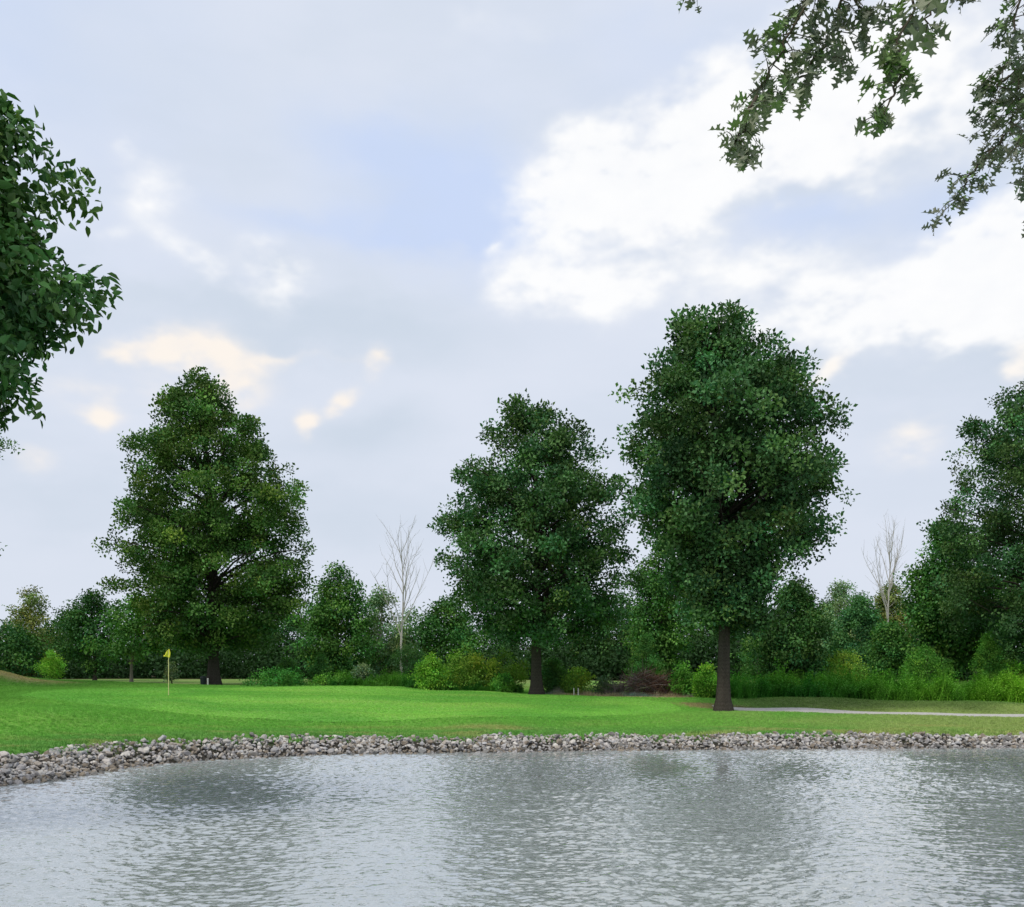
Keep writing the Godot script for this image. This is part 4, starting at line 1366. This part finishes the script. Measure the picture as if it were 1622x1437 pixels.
func make_near_oak() -> void:
	var base := Vector3(7.2, 0, -0.4)
	base.y = gh(base.x, base.z)
	var o := thing("overhanging_oak", "near oak whose lobed leaves hang into the top right of the view", "tree", base)
	var bark: StandardMaterial3D = mat("near bark", 0.95, 0.15)
	bark.albedo_color = Color(0.10, 0.085, 0.07).linear_to_srgb()
	part("trunk", bark_tube([Vector3(0, -0.3, 0), Vector3(0, 0.3, 0), Vector3(0.02, 1.5, 0), Vector3(0, 4, 0.05), Vector3(-0.1, 7, 0), Vector3(-0.1, 10, 0.1), Vector3(0, 13, 0)], [0.5, 0.37, 0.3, 0.26, 0.2, 0.12, 0.03], 14), bark, o)
	var twigs := [
		[[Vector3(1.80, 6.43, -5.20), Vector3(1.66, 6.23, -5.20), Vector3(1.54, 6.02, -5.20), Vector3(1.42, 5.83, -5.20), Vector3(1.33, 5.65, -5.20)], 150, 0.14, 0.105],
		[[Vector3(1.31, 5.59, -5.10), Vector3(1.25, 5.46, -5.10), Vector3(1.23, 5.40, -5.10), Vector3(1.20, 5.35, -5.10)], 60, 0.1, 0.1],
		[[Vector3(1.92, 6.55, -5.40), Vector3(1.87, 6.30, -5.40), Vector3(1.81, 6.12, -5.40), Vector3(1.76, 5.99, -5.40)], 75, 0.13, 0.105],
		[[Vector3(1.78, 6.05, -5.30), Vector3(1.66, 5.87, -5.30), Vector3(1.57, 5.79, -5.30), Vector3(1.51, 5.72, -5.30)], 46, 0.085, 0.1],
		[[Vector3(1.83, 6.40, -5.30), Vector3(1.94, 6.23, -5.30), Vector3(2.03, 6.12, -5.30)], 34, 0.09, 0.1],
		[[Vector3(2.17, 6.21, -4.90), Vector3(2.09, 5.98, -4.90), Vector3(2.01, 5.77, -4.90), Vector3(1.99, 5.69, -4.90)], 56, 0.095, 0.11],
		[[Vector3(2.01, 5.72, -4.90), Vector3(2.00, 5.57, -4.90), Vector3(1.95, 5.46, -4.90), Vector3(1.92, 5.35, -4.90)], 56, 0.085, 0.1],
		[[Vector3(2.02, 5.89, -4.60), Vector3(2.03, 5.74, -4.60), Vector3(2.01, 5.61, -4.60)], 16, 0.07, 0.14],
		[[Vector3(2.22, 6.14, -4.90), Vector3(2.30, 6.01, -4.90), Vector3(2.35, 5.96, -4.90)], 14, 0.06, 0.09],
		[[Vector3(1.19, 6.74, -5.60), Vector3(1.08, 6.61, -5.60), Vector3(1.10, 6.54, -5.60)], 14, 0.08, 0.085],
		[[Vector3(4.22, 7.90, -7.20), Vector3(3.98, 7.32, -7.20), Vector3(3.84, 6.94, -7.20), Vector3(3.74, 6.56, -7.20)], 210, 0.25, 0.115],
		[[Vector3(4.29, 7.56, -7.40), Vector3(4.14, 6.92, -7.40), Vector3(4.04, 6.42, -7.40)], 150, 0.28, 0.115],
		[[Vector3(4.15, 7.75, -7.00), Vector3(3.99, 7.19, -7.00), Vector3(3.87, 6.72, -7.00), Vector3(3.80, 6.14, -7.00)], 170, 0.28, 0.115],
		[[Vector3(3.92, 7.82, -7.10), Vector3(3.79, 7.45, -7.10), Vector3(3.70, 7.12, -7.10), Vector3(3.64, 6.78, -7.10)], 90, 0.2, 0.11],
		[[Vector3(3.74, 6.56, -7.20), Vector3(3.60, 6.41, -7.20), Vector3(3.45, 6.22, -7.20), Vector3(3.38, 6.11, -7.20), Vector3(3.35, 6.05, -7.20)], 72, 0.13, 0.11],
		[[Vector3(3.79, 7.04, -7.20), Vector3(3.69, 6.94, -7.20), Vector3(3.63, 6.87, -7.20)], 36, 0.12, 0.11]]
	var shapes := []
	for k in 5:
		shapes.append(leaf_oak(1.0, 60 + k))
	var m := leaf_material("oak leaf", 0.36, 0.4, 0.5)
	var hues := [Color(0.19, 0.22, 0.16), Color(0.24, 0.26, 0.21), Color(0.15, 0.19, 0.145), Color(0.19, 0.30, 0.12), Color(0.23, 0.24, 0.19)]
	var own := []
	for c in hues:
		var lm: StandardMaterial3D = m.duplicate()
		lm.vertex_color_use_as_albedo = false
		lm.albedo_color = c.linear_to_srgb()
		own.append(lm)
	var wood := PackedVector3Array()
	var leaves := []
	# limbs out from the trunk to where each spray hangs
	for q in twigs:
		var pts: Array = q[0].map(func(p): return p - base)
		var steps := []
		for i in pts.size() - 1:
			for s in 4:
				steps.append(pts[i].lerp(pts[i + 1], s / 4.0) + Vector3(rng.randfn(), rng.randfn(), rng.randfn()) * 0.012)
		steps.append(pts[-1])
		var radii := []
		for i in steps.size():
			radii.append(lerpf(0.011, 0.002, i / float(steps.size() - 1)))
		tube(wood, steps, radii, 5)
		var along: Vector3 = (pts[-1] - pts[0]).normalized()
		var shoots := int(q[1] * 1.1 / 6.0) + 1
		for n in shoots:
			var f: float = (n + rng.randf()) / shoots * (steps.size() - 1.01)
			var p: Vector3 = steps[int(f)].lerp(steps[int(f) + 1], f - int(f))
			var sd: Vector3 = (along * 0.5 + Vector3(rng.randfn(), rng.randfn() * 0.7 - 0.15, rng.randfn())).normalized()
			var len: float = q[2] * rng.randf_range(0.6, 1.9)
			var bow := Vector3(0, -0.12 * len, 0)
			tube(wood, [p, p + sd * len * 0.5 - bow * 0.4, p + sd * len + bow], [0.004, 0.003, 0.0015], 4)
			for k in 6:
				var t := 0.3 + 0.7 * (k + rng.randf()) / 6.0
				var root := p + sd * len * t + bow * t * t
				var d := (sd * 0.5 + Vector3(rng.randfn() * 0.7, -0.35 + rng.randfn() * 0.5, rng.randfn() * 0.7)).normalized()
				var up := Vector3(rng.randfn() * 0.5, 1.0, rng.randfn() * 0.5)
				var side := up.cross(d).normalized()
				leaves.append(Transform3D(Basis(side, d.cross(side), d).scaled(Vector3.ONE * q[3] * rng.randf_range(0.62, 1.12)), root))
	var hub := Vector3(-0.05, 5.2, 0)
	var extra := []
	var outside := func(g: Vector3) -> bool: return not (g.z < -0.3 and g.x < -g.z * 0.57 + 0.3 and (g.y - 2.5) < -g.z * 0.73 + 0.3)
	for e in [[0, 0.05], [2, 0.05], [5, 0.045], [9, 0.03], [10, 0.06], [11, 0.055]]:
		var tip: Vector3 = twigs[e[0]][0][0] - base
		var bow := []
		for k in 9:
			var t := k / 8.0
			bow.append(hub.lerp(tip, t) + Vector3(0, 1.5 * sin(t * PI), 0) + Vector3(rng.randfn(), rng.randfn(), rng.randfn()) * 0.09 * sin(t * PI))
		tube(wood, bow, range(9).map(func(k): return lerpf(e[1] * 1.4, 0.012, pow(k / 8.0, 0.8))), 7)
		for k in 46:   # side twigs with their leaves
			var t := rng.randf_range(0.28, 0.99) * 7.99
			var p: Vector3 = bow[int(t)].lerp(bow[int(t) + 1], t - int(t))
			var end := p + Vector3(rng.randfn(), rng.randfn() * 0.6 - 0.1, rng.randfn()) * 0.42
			if outside.call(end + base) and outside.call(p + base):
				tube(wood, [p, p.lerp(end, 0.5) + Vector3(0, 0.04, 0), end], [0.008, 0.005, 0.002], 4)
				for n in 11:
					extra.append(p.lerp(end, rng.randf_range(0.3, 1.1)) + Vector3(rng.randfn(), rng.randfn(), rng.randfn()) * 0.09)
		hub.y += 0.25
	part("limbs", mesh_of(wood, PackedInt32Array(), PackedColorArray(), true), bark, o)
	# leaves in view that show largest are pieces of their own
	var order := range(leaves.size())
	var inview := func(i: int) -> float:
		var p: Vector3 = leaves[i].origin + base - Vector3(0, 2.5, 0)
		return p.length() + (0.0 if absf(p.x / p.z) < 0.56 and p.y / -p.z < 0.73 else 100.0)
	order.sort_custom(func(a, b): return inview.call(a) < inview.call(b))
	for k in 300:
		var l := part("leaf", shapes[k % 5], own[rng.randi() % 5], o)
		l.transform = leaves[order[k]]
	var places := []
	var colors := PackedColorArray()
	for k in range(300, leaves.size()):
		places.append(leaves[order[k]])
		colors.append(hues[rng.randi() % 5])
	# the rest of the crown, above and beside the view
	for p in extra:
		if outside.call(p + base):
			places.append(Transform3D(Basis.from_euler(Vector3(rng.randfn() * 0.7, rng.randf() * TAU, rng.randfn() * 0.7)).scaled(Vector3.ONE * rng.randf_range(0.08, 0.13)), p))
			colors.append(hues[rng.randi() % 5])
	for n in 520:
		var d := Vector3(rng.randfn(), rng.randfn() * 0.7, rng.randfn()).normalized() * pow(rng.randf(), 0.4)
		var c := Vector3(-1.6, 8.7, -2.2) + d * Vector3(6.4, 3.4, 6.0)
		for k in 24:
			var p := c + Vector3(rng.randfn(), rng.randfn() * 0.6, rng.randfn()) * 0.34
			var g := p + base
			if g.z < -0.3 and g.x < -g.z * 0.6 + 0.5 and (g.y - 2.5) < -g.z * 0.75 + 0.45:
				continue
			places.append(Transform3D(Basis.from_euler(Vector3(rng.randfn() * 0.6, rng.randf() * TAU, rng.randfn() * 0.6)).scaled(Vector3.ONE * rng.randf_range(0.1, 0.16)), p))
			colors.append(hues[rng.randi() % 5])
	scatter("leaves", shapes[1], m, places, colors, o).set_meta("kind", "stuff")


func make_near_ash() -> void:
	var spot := [Vector2(-12.20, -13.50), [Vector3(4.68, 2.29, 2.46), Vector3(5.31, 3.20, 3.45), Vector3(5.62, 3.64, 3.99), Vector3(5.81, 4.09, 4.57), Vector3(6.01, 4.54, 4.80), Vector3(6.25, 4.81, 4.87), Vector3(6.52, 5.00, 4.91), Vector3(6.84, 5.00, 5.29), Vector3(7.16, 5.00, 5.54), Vector3(7.43, 5.00, 5.70), Vector3(7.74, 5.00, 5.59), Vector3(7.96, 5.00, 5.29), Vector3(8.12, 5.00, 4.61), Vector3(8.29, 5.00, 4.90), Vector3(8.55, 5.00, 5.30), Vector3(8.86, 4.81, 5.55), Vector3(9.17, 4.54, 5.55), Vector3(9.49, 4.09, 5.26), Vector3(9.73, 3.64, 3.90), Vector3(10.00, 2.29, 2.55), Vector3(10.40, 0.94, 0.48)]]
	var at := Vector3(spot[0].x, gh(spot[0].x, spot[0].y), spot[0].y)
	var o := thing("broadleaf_tree", "near dark broadleaf tree with pointed leaves, reaching in from the left edge", "tree", at)
	var bark := mat("ash bark", 0.95, 0.15)
	bark.albedo_color = Color(0.11, 0.095, 0.08).linear_to_srgb()
	var m := leaf_material("pointed leaf", 0.4, 0.35, 0.45)
	var shapes := []
	for k in 4:
		shapes.append(leaf_ovate(1.0, 80 + k))
	var c := broad_clump(16, 0.28, 0.16, 14)
	var hue := Color(0.075, 0.18, 0.052)
	var spots := grow(o, spot[1], {"puffs": 1500, "puff": 0.5, "per": 13, "leaf": c, "scale": 1.0, "color": hue, "mat": m, "bark": bark, "trunk": 0.3, "shell": 0.5, "vary": 0.25, "every": 4, "deep": 0.6, "weight": 0.7, "wave": 0.015, "keep": func(p: Vector3) -> float: return 1.0 if p.x + at.x > (p.z + at.z) * 0.545 - 1.6 else 0.22})
	# the leaves at the edge that faces the view, each its own piece
	var edge := []
	for t in spots:
		var g: Vector3 = t.origin + at
		if g.x > g.z * 0.545 - 0.1 and g.x > at.x:
			edge.append(t)
	edge.sort_custom(func(p, q): return p.origin.x * 1.0 + p.origin.z * 0.55 > q.origin.x * 1.0 + q.origin.z * 0.55)
	var own := []
	for k in [0.8, 1.0, 1.3, 1.7]:
		var lm: StandardMaterial3D = m.duplicate()
		lm.vertex_color_use_as_albedo = false
		lm.albedo_color = (hue * k).linear_to_srgb()
		own.append(lm)
	for k in mini(300, edge.size()):
		var t: Transform3D = edge[k]
		var d := (Vector3(0.6, 0.1, 0.3) + Vector3(rng.randfn(), rng.randfn() - 0.2, rng.randfn()) * 0.7).normalized()
		var side := (Vector3.UP + Vector3(rng.randfn(), 0, rng.randfn()) * 0.4).cross(d).normalized()
		var l := part("leaf", shapes[k % 4], own[rng.randi() % 4], o)
		l.transform = Transform3D(Basis(side, d.cross(side), d).scaled(Vector3.ONE * rng.randf_range(0.13, 0.19)), t.origin + d * rng.randf_range(0.02, 0.12))
